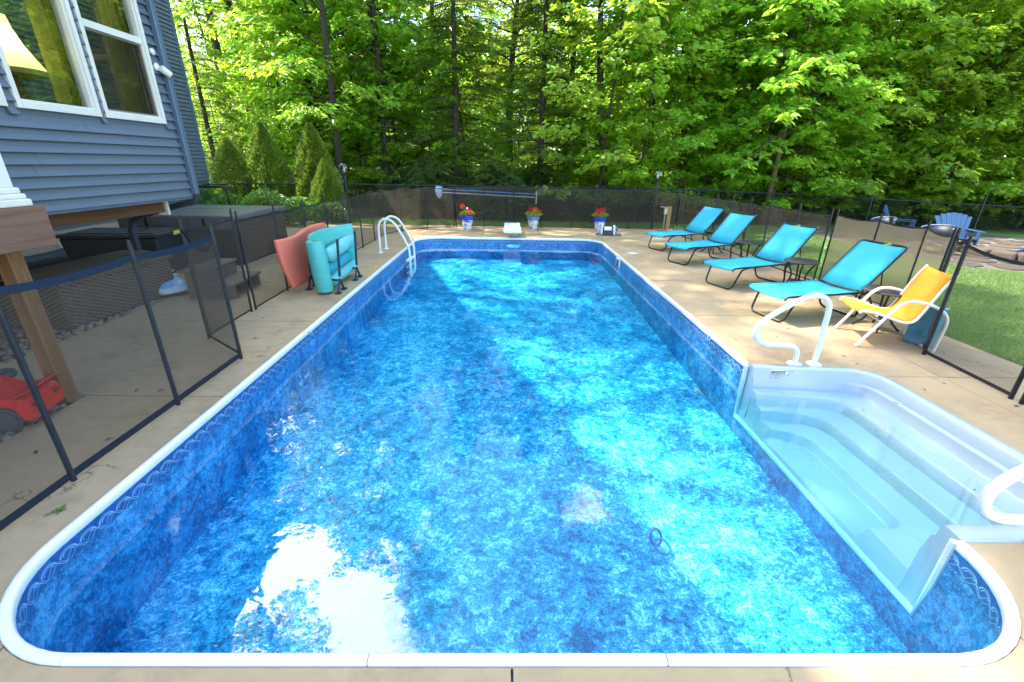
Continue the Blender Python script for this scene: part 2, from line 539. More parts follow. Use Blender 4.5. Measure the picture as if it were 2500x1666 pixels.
M_silver = pmat('aluminium', (0.6, 0.62, 0.65), 0.3, metal=0.9, var=0.05)
M_bluepole = pmat('blue_anodised_pole', (0.10, 0.28, 0.60), 0.3, metal=0.4)
M_pvc = pmat('white_pvc', (0.68, 0.66, 0.60), 0.4)
M_pipe = pmat('black_corrugated_pipe', (0.03, 0.03, 0.033), 0.6)
M_foundation = concrete_mat('foundation_concrete', (0.45, 0.36, 0.24), 0.2)
M_step = pmat('brown_step_plastic', (0.16, 0.12, 0.09), 0.55, var=0.1, bump=0.1)
M_bluepot = pmat('cobalt_glaze', (0.02, 0.05, 0.50), 0.12, var=0.2)
M_seat_dark = pmat('dark_interior', (0.05, 0.035, 0.02), 0.7)

def pot_mat(name, ground, ink):
    m, nt, b = base_mat(name)
    _, v = xyz(nt)
    n = noise(nt, v, 11.0, 3, 0.5, None, 1.2)
    n2 = noise(nt, v, 24.0, 2, 0.5, None, 0.8)
    f = ((n - 0.54) * 30).clamp().mx(((n2 - 0.60) * 30).clamp())
    nt.links.new(mixc(nt, f, ground, ink), b.inputs['Base Color'])
    b.inputs['Roughness'].default_value = 0.18
    return m
M_potA = pot_mat('white_blue_floral_glaze', (0.72, 0.73, 0.76), (0.03, 0.07, 0.38))
M_potB = pot_mat('grey_scroll_glaze', (0.62, 0.62, 0.58), (0.20, 0.24, 0.27))

def glass_mat(name, tint=(0.9, 0.95, 0.9), ior=1.5, boost=0.0):
    m = bpy.data.materials.new(name); m.use_nodes = True
    nt = m.node_tree; nt.nodes.clear()
    out = nt.nodes.new('ShaderNodeOutputMaterial')
    tr = nt.nodes.new('ShaderNodeBsdfTransparent'); tr.inputs['Color'].default_value = (*tint, 1)
    gl = nt.nodes.new('ShaderNodeBsdfGlossy'); gl.inputs['Roughness'].default_value = 0.01
    fr = nt.nodes.new('ShaderNodeFresnel'); fr.inputs['IOR'].default_value = ior
    mx = nt.nodes.new('ShaderNodeMixShader')
    geo = nt.nodes.new('ShaderNodeNewGeometry')
    fac = (X(nt, fr.outputs['Fac']) + boost).clamp() * (X(nt, geo.outputs['Backfacing']) * -1.0 + 1.0)
    nt.links.new(fac.k, mx.inputs['Fac']); nt.links.new(tr.outputs[0], mx.inputs[1]); nt.links.new(gl.outputs[0], mx.inputs[2])
    nt.links.new(mx.outputs[0], out.inputs['Surface'])
    return m
M_glass = glass_mat('window_glass', (0.85, 0.88, 0.8), 1.6, 0.22)
M_globe = glass_mat('smoky_globe', (0.80, 0.80, 0.74), 1.5, 0.10)

def leaf_mat(name, c, t, hue=0.03, val=0.35, tf=0.5, gloss=0.06):
    m = bpy.data.materials.new(name); m.use_nodes = True
    nt = m.node_tree; nt.nodes.clear()
    out = nt.nodes.new('ShaderNodeOutputMaterial')
    geo = nt.nodes.new('ShaderNodeNewGeometry'); oi = nt.nodes.new('ShaderNodeObjectInfo')
    r = X(nt, geo.outputs['Random Per Island']); ro = X(nt, oi.outputs['Random'])
    def col(c):
        h = nt.nodes.new('ShaderNodeHueSaturation')
        nt.links.new((r * (hue * 2) + (0.5 - hue) + ro * 0.02 - 0.01).k, h.inputs['Hue'])
        nt.links.new(((r * 7.31).fract() * (val * 2) + (1 - val) * 0.85 + ro * 0.3).k, h.inputs['Value'])
        h.inputs['Saturation'].default_value = 1.0
        h.inputs['Color'].default_value = (*c, 1)
        return h.outputs['Color']
    df = nt.nodes.new('ShaderNodeBsdfDiffuse'); tl = nt.nodes.new('ShaderNodeBsdfTranslucent')
    nt.links.new(col(c), df.inputs['Color']); nt.links.new(col(t), tl.inputs['Color'])
    gl = nt.nodes.new('ShaderNodeBsdfGlossy'); gl.inputs['Roughness'].default_value = 0.35; gl.inputs['Color'].default_value = (0.9, 0.95, 0.85, 1)
    m1 = nt.nodes.new('ShaderNodeMixShader'); m1.inputs['Fac'].default_value = tf
    m2 = nt.nodes.new('ShaderNodeMixShader'); m2.inputs['Fac'].default_value = gloss
    nt.links.new(df.outputs[0], m1.inputs[1]); nt.links.new(tl.outputs[0], m1.inputs[2])
    nt.links.new(m1.outputs[0], m2.inputs[1]); nt.links.new(gl.outputs[0], m2.inputs[2])
    nt.links.new(m2.outputs[0], out.inputs['Surface'])
    return m
L_maple = leaf_mat('maple_leaf', (0.15, 0.29, 0.025), (0.62, 0.82, 0.07), tf=0.6)
L_bright = leaf_mat('basswood_leaf', (0.18, 0.36, 0.03), (0.62, 0.88, 0.09), tf=0.6)
L_dark = leaf_mat('hemlock_needles', (0.065, 0.12, 0.025), (0.24, 0.34, 0.05), 0.02, 0.4, 0.45)
L_olive = leaf_mat('olive_leaf', (0.16, 0.23, 0.025), (0.62, 0.72, 0.08), tf=0.6)
L_arb = leaf_mat('arborvitae_spray', (0.20, 0.30, 0.035), (0.30, 0.44, 0.045), 0.02, 0.35, 0.35)
L_shrub = leaf_mat('shrub_leaf', (0.09, 0.21, 0.03), (0.20, 0.40, 0.04))
L_grass = leaf_mat('grass_blade', (0.13, 0.25, 0.022), (0.26, 0.44, 0.03), 0.03, 0.35, 0.4)
L_petal = leaf_mat('red_petal', (0.62, 0.012, 0.008), (0.65, 0.03, 0.01), 0.01, 0.3, 0.3)
L_gleaf = leaf_mat('geranium_leaf', (0.14, 0.28, 0.03), (0.3, 0.5, 0.05))

def bark_mat(name, a, b_):
    m, nt, b = base_mat(name)
    _, v = xyz(nt)
    n = noise(nt, v, 7.0, 6, 0.7, (2.2, 2.2, 0.35), 0.5)
    n2 = noise(nt, v, 1.2, 3, 0.6)
    nt.links.new(ramp(nt, n * 0.75 + n2 * 0.25, [(0.33, a), (0.62, b_)]), b.inputs['Base Color'])
    b.inputs['Roughness'].default_value = 0.9
    add_bump(nt, b, n, 0.8, 0.03)
    return m
B_dark = bark_mat('dark_bark', (0.022, 0.016, 0.011), (0.085, 0.062, 0.042))
B_tan = bark_mat('tan_bark', (0.075, 0.052, 0.032), (0.20, 0.14, 0.09))

def ground_mat():
    m, nt, b = base_mat('ground_soil_grass')
    (x, y, z), v = xyz(nt)
    g = noise(nt, v, 3.0, 6, 0.7); f = noise(nt, v, 60, 4, 0.7); p = noise(nt, v, 0.35, 4, 0.6)
    litter = ramp(nt, g * 0.6 + f * 0.4, [(0.35, (0.035, 0.026, 0.015)), (0.65, (0.12, 0.085, 0.045))])
    grass = ramp(nt, g * 0.5 + f * 0.5, [(0.35, (0.05, 0.12, 0.012)), (0.65, (0.13, 0.23, 0.03))])
    c = mixc(nt, ((p - 0.47) * 6).clamp(), litter, grass)
    nt.links.new(c, b.inputs['Base Color']); b.inputs['Roughness'].default_value = 0.95
    add_bump(nt, b, g + f * 0.5, 0.6, 0.04)
    return m
def lawn_mat():
    m, nt, b = base_mat('lawn_turf')
    _, v = xyz(nt)
    g = noise(nt, v, 2.0, 5, 0.7); f = noise(nt, v, 90, 4, 0.75)
    nt.links.new(ramp(nt, g * 0.45 + f * 0.55, [(0.32, (0.05, 0.12, 0.010)), (0.68, (0.15, 0.25, 0.03))]), b.inputs['Base Color'])
    b.inputs['Roughness'].default_value = 0.9
    add_bump(nt, b, f, 0.9, 0.02)
    return m
M_ground = ground_mat(); M_lawn = lawn_mat()
# ================================================================== the setting
gz = -0.06
g = MB()
O = [(-90, -60), (90, -60), (90, 110), (-90, 110)]; I = [(-2.7, 0.8), (3.95, 0.8), (3.95, 12.1), (-2.7, 12.1)]
g.add([(x, y, gz) for x, y in O] + [(x, y, gz) for x, y in I], [(0, 1, 5, 4), (1, 2, 6, 5), (2, 3, 7, 6), (3, 0, 4, 7)])
struct('ground', g, M_ground)

# lawn sheets
lawn = MB()
lawn.add([(x, y, -0.02) for x, y in ((5.27, -4), (10.6, -4), (10.6, 8.3), (9.45, 9.0), (8.8, 15.3), (5.7, 15.3), (5.5, 13.97), (5.55, 5.3), (5.27, 5.1))], [tuple(range(9))])
lawn.add([(x, y, -0.02) for x, y in ((-5.2, 13.99), (5.5, 13.98), (5.7, 15.3), (-5.2, 15.4))], [(0, 1, 2, 3)])
struct('lawn', lawn, M_lawn)
pat = MB().add([(x, y, -0.035) for x, y in ((9.45, 9.0), (10.6, 8.3), (18, 6.0), (18, 13.0), (8.8, 14.2))], [tuple(range(5))])
M_patioground = pmat('patio_joint_sand', (0.20, 0.16, 0.11), 0.9, var=0.25, bump=0.2)
struct('fire_pit_patio', pat, M_patioground)

# pool outline ---------------------------------------------------------------
PX0, PX1, PY0, PY1, PR = -2.268, 2.397, 1.16, 11.615, 0.56
SY0, SY1 = 1.76, 3.93                        # the step opening in the right wall
def outline(off=0.0, n=10):
    r = PR + off; x0, x1, y0, y1 = PX0 - off, PX1 + off, PY0 - off, PY1 + off
    P = []
    for cx, cy_, a0 in ((x1 - r, y0 + r, -90), (x1 - r, y1 - r, 0), (x0 + r, y1 - r, 90), (x0 + r, y0 + r, 180)):
        for k in range(n + 1):
            a = math.radians(a0 + 90 * k / n)
            P.append((cx + r * math.cos(a), cy_ + r * math.sin(a)))
    return P                                  # starts near right corner, anticlockwise
def ring(pts, x0s, x1s, z, r=(0.28, 0.28), n=7):
    """open rounded path: near-front, near-back, far-back, far-front"""
    (a, b, c, d) = [Vector((p[0], p[1], z)) for p in pts]
    return fillet([a, b, c, d], r[0], n)
STEP_OUT = [(2.41, 1.74), (3.60, 1.76), (3.60, 3.86), (2.41, 3.96)]
step_out = [tuple(v) for v in fillet([Vector((*p, 0)) for p in STEP_OUT], 0.30, 7)]

def evalmesh(o):
    dg = bpy.context.evaluated_depsgraph_get()
    return bpy.data.meshes.new_from_object(o.evaluated_get(dg))

# cutter for the deck: coping outline plus step outline
cut = MB(); cut.prism(outline(0.043), -0.6, 0.6)
cutter = obj('cutter', cut, M_white)
cut2 = MB(); cut2.prism([(2.2, 1.745)] + [(p[0], p[1]) for p in step_out] + [(2.2, 3.955)], -0.6, 0.6)
cutter2 = obj('cutter', cut2, M_white)

deck = bpy.data.objects.new('pool_deck', None); COL.objects.link(deck); deck['kind'] = 'structure'
slabs = []
for y0, y1 in ((3.22, 5.07), (5.07, 6.92), (6.92, 8.77), (8.77, 11.2)): slabs.append((-4.72, -2.0, y0, y1))
for y0, y1 in ((-2.5, 1.37), (1.37, 3.22)): slabs.append((-3.45, -2.0, y0, y1))
for y0, y1 in ((5.9, 8.77), (8.77, 11.2), (11.2, 14.1)): slabs.append((-8.2, -4.72, y0, y1))
slabs += [(-2.0, 0.04, -2.5, 1.4), (0.04, 2.2, -2.5, 1.4)]
YB = (-2.5, 1.85, 3.72, 5.5, 7.35, 9.2, 11.2)
for i in range(6):
    slabs.append((2.2, 4.17, YB[i], YB[i + 1]))
    slabs.append((4.17, 5.25 if i < 3 else 5.52, YB[i], YB[i + 1]))
for x0, x1 in ((-4.72, -2.25), (-2.25, -0.66), (-0.66, 0.91), (0.91, 2.5), (2.5, 4.17), (4.17, 5.52)): slabs.append((x0, x1, 11.2, 13.97))
G_ = 0.0045
for k, (x0, x1, y0, y1) in enumerate(slabs):
    b = MB().bb(x0 + G_, x1 - G_, y0 + G_, y1 - G_, -0.12, 0.0)
    o = obj('slab', b, M_conc, deck)
    near = x1 > -2.35 and x0 < 2.45 and y1 > 1.1 and y0 < 11.7
    step = x1 > 2.2 and x0 < 3.62 and y1 > 1.7 and y0 < 4.0
    if near or step:
        for c, u in ((cutter, near), (cutter2, step)):
            if u:
                md = o.modifiers.new('b', 'BOOLEAN'); md.object = c; md.operation = 'DIFFERENCE'; md.solver = 'EXACT'
        me = evalmesh(o); o.modifiers.clear(); o.data = me
    md = o.modifiers.new('bevel', 'BEVEL'); md.width = 0.006; md.segments = 2; md.limit_method = 'ANGLE'; md.angle_limit = math.radians(60)
for c in (cutter, cutter2): bpy.data.objects.remove(c)

# pool --------------------------------------------------------------------------
pool = bpy.data.objects.new('swimming_pool', None); COL.objects.link(pool); pool['kind'] = 'structure'
WZ = -0.16
base = outline(0, 12)
pts = []
for i, p in enumerate(base):                 # insert the two step jambs on the right wall
    pts.append(p)
    q = base[(i + 1) % len(base)]
    if abs(p[0] - PX1) < 1e-6 and abs(q[0] - PX1) < 1e-6 and q[1] > p[1] + 1:
        pts += [(PX1, SY0), (PX1, SY1)]
wall = MB(); band = MB(); buv = []
u = 0.0
n = len(pts)
for i in range(n):
    p, q = pts[i], pts[(i + 1) % n]
    L = math.hypot(q[0] - p[0], q[1] - p[1])
    stepseg = abs(p[0] - PX1) < 1e-6 and abs(q[0] - PX1) < 1e-6 and abs(p[1] - SY0) < 1e-6
    top = -0.55 if stepseg else -0.135
    m = max(1, int(L / 0.5))
    for k in range(m):
        a = (p[0] + (q[0] - p[0]) * k / m, p[1] + (q[1] - p[1]) * k / m); b = (p[0] + (q[0] - p[0]) * (k + 1) / m, p[1] + (q[1] - p[1]) * (k + 1) / m)
        wall.add([(*a, -2.0), (*b, -2.0), (*b, top), (*a, top)], [(0, 1, 2, 3)])
        if not stepseg:
            band.add([(*a, -0.135), (*b, -0.135), (*b, -0.03), (*a, -0.03)], [(0, 1, 2, 3)])
            ua, ub = u + L * k / m, u + L * (k + 1) / m
            buv += [(ua, 0), (ub, 0), (ub, 1), (ua, 1)]
    u += L
obj('liner_wall', wall, M_linerwall, pool, smooth=True)
band.uv = buv
obj('liner_border', band, M_border, pool, smooth=True)
# dark bead track under the coping
tr = MB()
for i in range(n):
    p, q = pts[i], pts[(i + 1) % n]
    if abs(p[0] - PX1) < 1e-6 and abs(q[0] - PX1) < 1e-6 and abs(p[1] - SY0) < 1e-6: continue
    tr.add([(*p, -0.034), (*q, -0.034), (*q, -0.012), (*p, -0.012)], [(0, 1, 2, 3)])
obj('bead_track', tr, M_gasket, pool)
fl = []
for i in range(61):
    y = PY0 - 0.1 + (PY1 - PY0 + 0.2) * i / 60; row = []
    for j in range(29):
        x = PX0 - 0.05 + (PX1 - PX0 + 0.1) * j / 28
        s = min(max((y - 5.2) / 3.2, 0), 1); s = s * s * (3 - 2 * s)
        e = min(max((PY1 - y) / 1.8, 0), 1); e = e * e * (3 - 2 * e)
        side = min(min(x - PX0, PX1 - x) / 0.9, 1); side = max(side, 0)
        row.append((x, y, -0.80 + 0.27 * min(max((y - 2.5) / 7.5, 0), 1) - 0.05 * min(s, e) * side))
    fl.append(row)
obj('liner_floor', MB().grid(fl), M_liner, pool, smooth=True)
# skimmer face plate and floating weir
sk = obj('skimmer_plate', MB().bb(PX1 - 0.018, PX1 + 0.002, 9.18, 9.50, -0.20, -0.03), M_white, pool, bev=0.004)
obj('skimmer_door', MB().bb(PX1 - 0.024, PX1 - 0.0185, 9.25, 9.43, -0.19, -0.06), M_gasket, sk)
# coping: lengths of rounded white vinyl with open joints
cp = outline(0.020, 12)
c0 = [Vector((*p, 0.004)) for p in cp]
def coping(name, P):
    prof = [(-0.021, -0.03), (-0.0215, 0.004), (-0.018, 0.011), (-0.008, 0.0135), (0.008, 0.0135), (0.019, 0.010), (0.0235, 0.002), (0.025, -0.010), (0.025, -0.032), (0.020, -0.040)]
    mb = MB(); rows = []
    for i, p in enumerate(P):
        t = (P[min(i + 1, len(P) - 1)] - P[max(i - 1, 0)]).normalized(); nrm = Vector((-t.y, t.x, 0))
        rows.append([p + nrm * a + Vector((0, 0, b)) for a, b in prof])
    mb.grid(rows)
    mb.f.append(tuple(range(len(prof)))); k = (len(rows) - 1) * len(prof); mb.f.append(tuple(k + i for i in range(len(prof)))[::-1])
    obj(name, mb, M_white, pool, smooth=True, ang=60)
def lerp(a, b, t): return a + (b - a) * t
def straight(a, b, m):
    L = (b - a).length
    for k in range(m):
        s = lerp(a, b, k / m + 0.0015 / L * 1.5); e = lerp(a, b, (k + 1) / m - 0.0015 / L * 1.5)
        coping('coping_section', [lerp(s, e, i / 4) for i in range(5)])
NR, FR, FL, NL = c0[0:13], c0[13:26], c0[26:39], c0[39:52]
for arc in (FR, FL, NL): coping('coping_section', arc)
nr = [p for p in NR if p.y < SY0 - 0.02] + [Vector((PX1 + 0.020, SY0 - 0.025, 0.004))]
coping('coping_section', nr[:-1]); coping('coping_section', [nr[-2] + Vector((0.0, 0.004, 0)), nr[-1]])
straight(FR[-1], FL[0], 3); straight(FL[-1], NL[0], 6); straight(NL[-1], NR[0], 3)
straight(Vector((PX1 + 0.020, SY1 + 0.03, 0.004)), FR[0], 4)

# water: one closed body whose rim hides behind the liner
wo = []
for p in outline(0.006, 12): wo.append(p)
k = max(i for i, p in enumerate(wo) if p[0] > PX1 and p[1] < SY0)
sw = fillet([Vector((PX1 + 0.006, 1.80, 0)), Vector((3.57, 1.80, 0)), Vector((3.57, 3.84, 0)), Vector((PX1 + 0.006, 3.92, 0))], 0.28, 6)
poly = wo[:k + 1] + [(v.x, v.y) for v in sw] + wo[k + 1:]
wb = MB().prism(poly, -1.95, WZ)
struct('pool_water', wb, M_water)

# moulded white entry steps -----------------------------------------------------
steps = thing('pool_steps', 'white moulded entry steps with three treads let into the right side of the pool', 'pool steps', (2.9, 2.85, 0))
def rg(xf, xb, y0, y1, z, r, ch=0.0):
    xf += 0.057
    return fillet([Vector((xf, y0, z)), Vector((xb, y0, z)), Vector((xb, y1 - ch, z)), Vector((xf, y1, z))], r, 9)
rings = [
    rg(2.37, 3.615, 1.735, 3.965, -0.03, 0.30, 0.09),
    rg(2.37, 3.61, 1.74, 3.96, 0.008, 0.30, 0.09),
    rg(2.372, 3.60, 1.75, 3.95, 0.018, 0.29, 0.09),
    rg(2.375, 3.545, 1.835, 3.885, 0.018, 0.26, 0.09),
    rg(2.377, 3.53, 1.855, 3.868, 0.005, 0.25, 0.09),
    rg(2.38, 3.50, 1.865, 3.855, -0.085, 0.24, 0.09),
    rg(2.38, 3.465, 1.885, 3.835, -0.098, 0.23, 0.09),
    rg(2.38, 3.44, 1.90, 3.82, -0.195, 0.22, 0.09),
    rg(2.38, 3.425, 1.902, 3.80, -0.205, 0.22, 0.09),
    rg(2.38, 3.225, 1.904, 3.74, -0.207, 0.22, 0.09),
    rg(2.38, 3.21, 1.906, 3.73, -0.217, 0.22, 0.09),
    rg(2.382, 3.185, 1.908, 3.705, -0.305, 0.21, 0.09),
    rg(2.384, 3.165, 1.910, 3.695, -0.313, 0.21, 0.09),
    rg(2.386, 2.985, 1.912, 3.63, -0.315, 0.21, 0.12),
    rg(2.388, 2.97, 1.914, 3.62, -0.325, 0.21, 0.12),
    rg(2.39, 2.945, 1.916, 3.60, -0.405, 0.20, 0.12),
    rg(2.392, 2.925, 1.918, 3.585, -0.413, 0.20, 0.12),
    rg(2.41, 2.755, 2.25, 3.46, -0.415, 0.15, 0.12),
    rg(2.412, 2.74, 2.26, 3.45, -0.425, 0.15, 0.12),
    rg(2.42, 2.715, 2.28, 3.43, -0.495, 0.14, 0.12),
    rg(2.425, 2.70, 2.29, 3.42, -0.503, 0.13, 0.12)]
st = MB(); st.grid(rings)
last = [tuple(v) for v in rings[-1]]; o0 = len(st.v); st.v += last; st.f.append(tuple(range(o0, o0 + len(last)))[::-1])
# front skirt
for e, yo in ((0, 1.735), (-1, 3.965)):
    B = Vector((2.417, yo, -0.57)); fan = [r[e] for r in rings[:9]]; o0 = len(st.v)
    st.v += [tuple(B)] + [tuple(p) for p in fan] + [(2.417, fan[-1].y, -0.57)]
    st.f += [(o0, o0 + 1 + i, o0 + 2 + i) for i in range(len(fan))]
near = [r[0] for r in rings[8:]]; far = [r[-1] for r in rings[8:]]
S = near + far[::-1]
sk0 = [[p for p in S], [Vector((2.427, p.y, min(p.z - 0.02, -0.50))) for p in S], [Vector((2.41, p.y, -0.57)) for p in S]]
st.grid(sk0)
# upright jambs at both ends of the opening
obj('step_shell', st, M_whitefg, steps, world=True, smooth=True, ang=50)
jm = MB()
jm.tube([(2.402, 3.945, 0.0), (2.402, 3.945, -0.30), (2.402, 3.93, -0.57), (2.402, 2.8, -0.57), (2.402, 1.76, -0.57), (2.402, 1.745, -0.3), (2.402, 1.745, 0.0)], 0.022, 8)
obj('gasket_frame', jm, pmat('aqua_white_gasket', (0.66, 0.74, 0.76), 0.35), steps, world=True, smooth=True)
# warning sticker: border, red heading bar, lines of lettering, diver pictogram
M_stick = pmat('sticker_white', (0.75, 0.75, 0.72), 0.4)
M_ink = pmat('sticker_ink', (0.03, 0.03, 0.03), 0.6)
M_inkred = pmat('sticker_red', (0.42, 0.10, 0.06), 0.6)
sx0, sy, sz0 = 2.60, 3.838, -0.093
stt = obj('warning_sticker', MB().bb(sx0, sx0 + 0.21, sy - 0.002, sy + 0.03, sz0, sz0 + 0.085), M_stick, steps, world=True)
def text(body, size, loc, mat, parent, rx=math.pi / 2, rz=0.0, align='LEFT'):
    cu = bpy.data.curves.new('t', 'FONT'); cu.body = body; cu.size = size; cu.align_x = align; cu.extrude = 0.0004
    to = bpy.data.objects.new('t', cu); COL.objects.link(to)
    bpy.context.view_layer.update()
    me = evalmesh(to); bpy.data.objects.remove(to)
    mt = Matrix.Translation(Vector(loc)) @ Matrix.Rotation(rz, 4, 'Z') @ Matrix.Rotation(rx, 4, 'X')
    me.transform(T(parent).inverted() @ mt)
    me.materials.clear(); me.materials.append(mat)
    o = bpy.data.objects.new('lettering', me); COL.objects.link(o); o.parent = parent
    return o
yy = sy - 0.0035
fr_ = MB()
for a in ((sx0, sx0 + .21, sz0, sz0 + .003), (sx0, sx0 + .21, sz0 + .082, sz0 + .085), (sx0, sx0 + .003, sz0, sz0 + .085), (sx0 + .207, sx0 + .21, sz0, sz0 + .085), (sx0 + .127, sx0 + .13, sz0, sz0 + .085)):
    fr_.bb(a[0], a[1], yy, sy - 0.002, a[2], a[3])
obj('sticker_border', fr_, M_ink, stt, world=True)
obj('heading_bar', MB().bb(sx0 + .003, sx0 + .127, yy, sy - 0.0021, sz0 + .06, sz0 + .082), M_inkred, stt, world=True)
text('WARNING', 0.022, (sx0 + 0.016, yy - 0.0008, sz0 + 0.064), M_stick, stt)
text('NO DIVING', 0.0195, (sx0 + 0.012, yy, sz0 + 0.043), M_ink, stt)
text('SHALLOW WATER', 0.010, (sx0 + 0.012, yy, sz0 + 0.029), M_ink, stt)
text('MAY CAUSE INJURY', 0.0085, (sx0 + 0.012, yy, sz0 + 0.010), M_ink, stt)
dv = MB().tube([(sx0 + .190, yy, sz0 + .066), (sx0 + .168, yy, sz0 + .040), (sx0 + .155, yy, sz0 + .024)], [0.0015, 0.0035, 0.0045], 6)
dv.tube([(sx0 + .150, yy, sz0 + .020), (sx0 + .165, yy, sz0 + .021), (sx0 + .180, yy, sz0 + .017)], 0.0015, 5)
dv.bb(sx0 + .134, sx0 + .204, yy, sy - 0.0021, sz0 + .034, sz0 + .0355)
obj('diver_pictogram', dv, M_ink, stt, world=True)

# ================================================================== hand rails and ladder
def flange(c, r=0.07): return MB().lathe([(r, 0), (r, 0.006), (r * 0.75, 0.018), (r * 0.45, 0.022), (0.0, 0.022)], c, 20)
rail = thing('hand_rail', 'white bent tube hand rail standing on the deck at the far end of the steps', 'hand rail', (3.0, 3.98, 0), 0, 'white hand rails at the pool steps')
rp = [(2.90, 3.98, 0), (2.90, 3.98, 0.10), (2.875, 3.98, 0.165), (2.80, 3.98, 0.20), (2.68, 3.98, 0.205), (2.56, 3.98, 0.215), (2.47, 3.98, 0.26), (2.435, 3.98, 0.335), (2.46, 3.98, 0.42), (2.55, 3.98, 0.51), (2.70, 3.98, 0.615), (2.83, 3.98, 0.69), (2.92, 3.98, 0.715), (3.0, 3.98, 0.70), (3.065, 3.98, 0.645), (3.09, 3.98, 0.56), (3.095, 3.98, 0.40), (3.10, 3.98, 0.2), (3.10, 3.98, 0)]
obj('tube', MB().tube(smooth_path(rp, 5), 0.026, 14), M_white, rail, world=True, smooth=True)
for x in (2.90, 3.10): obj('flange', flange((x, 3.98, 0.002)), M_white, rail, world=True, smooth=True)
r2 = dup(rail, (2.92, 1.68, 0.01), 0, 'white bent tube hand rail cut off by the right edge of the photo', 'white hand rails at the pool steps')

lad = thing('pool_ladder', 'white tube ladder with hooped rails at the far end of the left side', 'ladder', (-2.4, 9.7, 0))
for y in (9.44, 9.92):
    P = [(-2.69, y, 0), (-2.69, y, 0.25), (-2.69, y, 0.50), (-2.655, y, 0.63), (-2.56, y, 0.70), (-2.44, y, 0.685), (-2.34, y, 0.60), (-2.22, y, 0.40), (-2.13, y, 0.22), (-2.08, y, 0.08), (-2.075, y, -0.1), (-2.075, y, -0.42)]
    obj('rail', MB().tube(smooth_path(P, 5), 0.024, 12), M_white, lad, world=True, smooth=True)
    obj('flange', flange((-2.69, y, 0.002), 0.06), M_white, lad, world=True, smooth=True)
for z in (-0.15, -0.29, -0.42): obj('tread', MB().bb(-2.17, -2.06, 9.42, 9.94, z - 0.025, z), M_white, lad, world=True, bev=0.01)
lp = smooth_path([(-2.075, 9.92, -0.42), (-2.08, 9.90, -0.49), (-2.1, 9.68, -0.51), (-2.08, 9.46, -0.49), (-2.075, 9.44, -0.42)], 5)
obj('lower_loop', MB().tube(lp, 0.022, 10), M_white, lad, world=True, smooth=True)

# ================================================================== diving board
db = thing('diving_board', 'short white diving board on a tan pedestal at the far end of the pool', 'diving board', (0.15, 12.1, 0))
bd = MB()
bd.box((0.145, 12.0, 0.225), (0.44, 1.72, 0.045))
obj('board', bd, pmat('board_white', (0.80, 0.79, 0.77), 0.55, bump=0.2, bscale=250), db, world=True, bev=0.012)
obj('pedestal', MB().add([(0.03, 11.95, 0), (0.27, 11.95, 0), (0.27, 12.3, 0), (0.03, 12.3, 0), (-0.01, 11.9, 0.2), (0.31, 11.9, 0.2), (0.31, 12.35, 0.2), (-0.01, 12.35, 0.2)],
    [(0, 3, 2, 1), (4, 5, 6, 7), (0, 1, 5, 4), (1, 2, 6, 5), (2, 3, 7, 6), (3, 0, 4, 7)]), M_terracotta, db, world=True, bev=0.02)
for x in (0.03, 0.26): obj('bolt', MB().lathe([(0.018, 0), (0.018, 0.012), (0.0, 0.014)], (x, 12.55, 0.2475), 8), M_silver, db, world=True)

# ================================================================== fences
def post_mb(p, h=1.22, r=0.014, cap=True):
    b = MB().tube([(p[0], p[1], 0), (p[0], p[1], h)], r, 8)
    return b
def mesh_panel(a, b, h=1.15, sag=0.03, z0=0.02):
    a, b = Vector((*a, 0)), Vector((*b, 0)); rows = []
    for i in range(7):
        t = i / 6; p = a.lerp(b, t); hh = h - sag * 4 * t * (1 - t)
        rows.append([Vector((p.x, p.y, z0)), Vector((p.x, p.y, z0 + (hh - z0) * 0.5)), Vector((p.x, p.y, hh))])
    return MB().grid(rows), rows
def fence(root, posts, skip=(), screen=None, h=1.17, binding=M_blackpole, bw=0.018, hp=1.22, pr=0.014, sag=0.03):
    for p in posts:
        q = obj('post', post_mb(p, hp, pr), M_blackpole, root, world=True, smooth=True)
        obj('post_cap', MB().tube([(p[0], p[1], hp), (p[0], p[1], hp + 0.025)], pr * 0.72, 8), M_darkframe, q, world=True)
    for i in range(len(posts) - 1):
        if i in skip: continue
        m, rows = mesh_panel(posts[i], posts[i + 1], h, sag)
        pn = obj('mesh_panel', m, screen or M_screen, root, world=True)
        tp = [r[2] for r in rows]; bt = [r[0] for r in rows]
        d = (tp[-1] - tp[0]); d.z = 0; d.normalize(); nn = Vector((d.y, -d.x, 0)) * 0.003
        for nm, ln, w in (('top_binding', tp, bw), ('bottom_binding', bt, bw)):
            g_ = MB()
            for sgn in (1, -1):
                up_ = -w if nm[0] == 't' else w
                g_.grid([[p + nn * sgn, p + nn * sgn + Vector((0, 0, up_))] for p in ln])
            obj(nm, g_, binding, pn, world=True)
M_navybind = pmat('navy_binding', (0.003, 0.010, 0.030), 0.5)
fl1 = thing('mesh_fence', 'black mesh pool fence with navy binding before the patio, nearest on the left', 'fence', (-2.6, 2.5, 0))
fence(fl1, [(-2.6, -0.2), (-2.6, 1.17), (-2.61, 2.18), (-2.6, 3.08), (-2.6, 3.97)], binding=M_navybind, bw=0.045, hp=1.27, h=1.2, pr=0.016, sag=0.025)
fl2 = thing('mesh_gate_panel', 'single dark mesh panel turned back from the fence at the open gate', 'fence panel', (-2.9, 4.2, 0))
fence(fl2, [(-2.615, 4.0), (-3.235, 4.49)], binding=M_navybind, bw=0.03, hp=1.24, h=1.18, sag=0.16)
fl3 = thing('mesh_fence', 'black mesh pool fence running from the gate past the hot tub to the ladder corner', 'fence', (-3.25, 8, 0))
fence(fl3, [(-3.25, 4.53), (-3.27, 5.42)], h=1.17, hp=1.25)
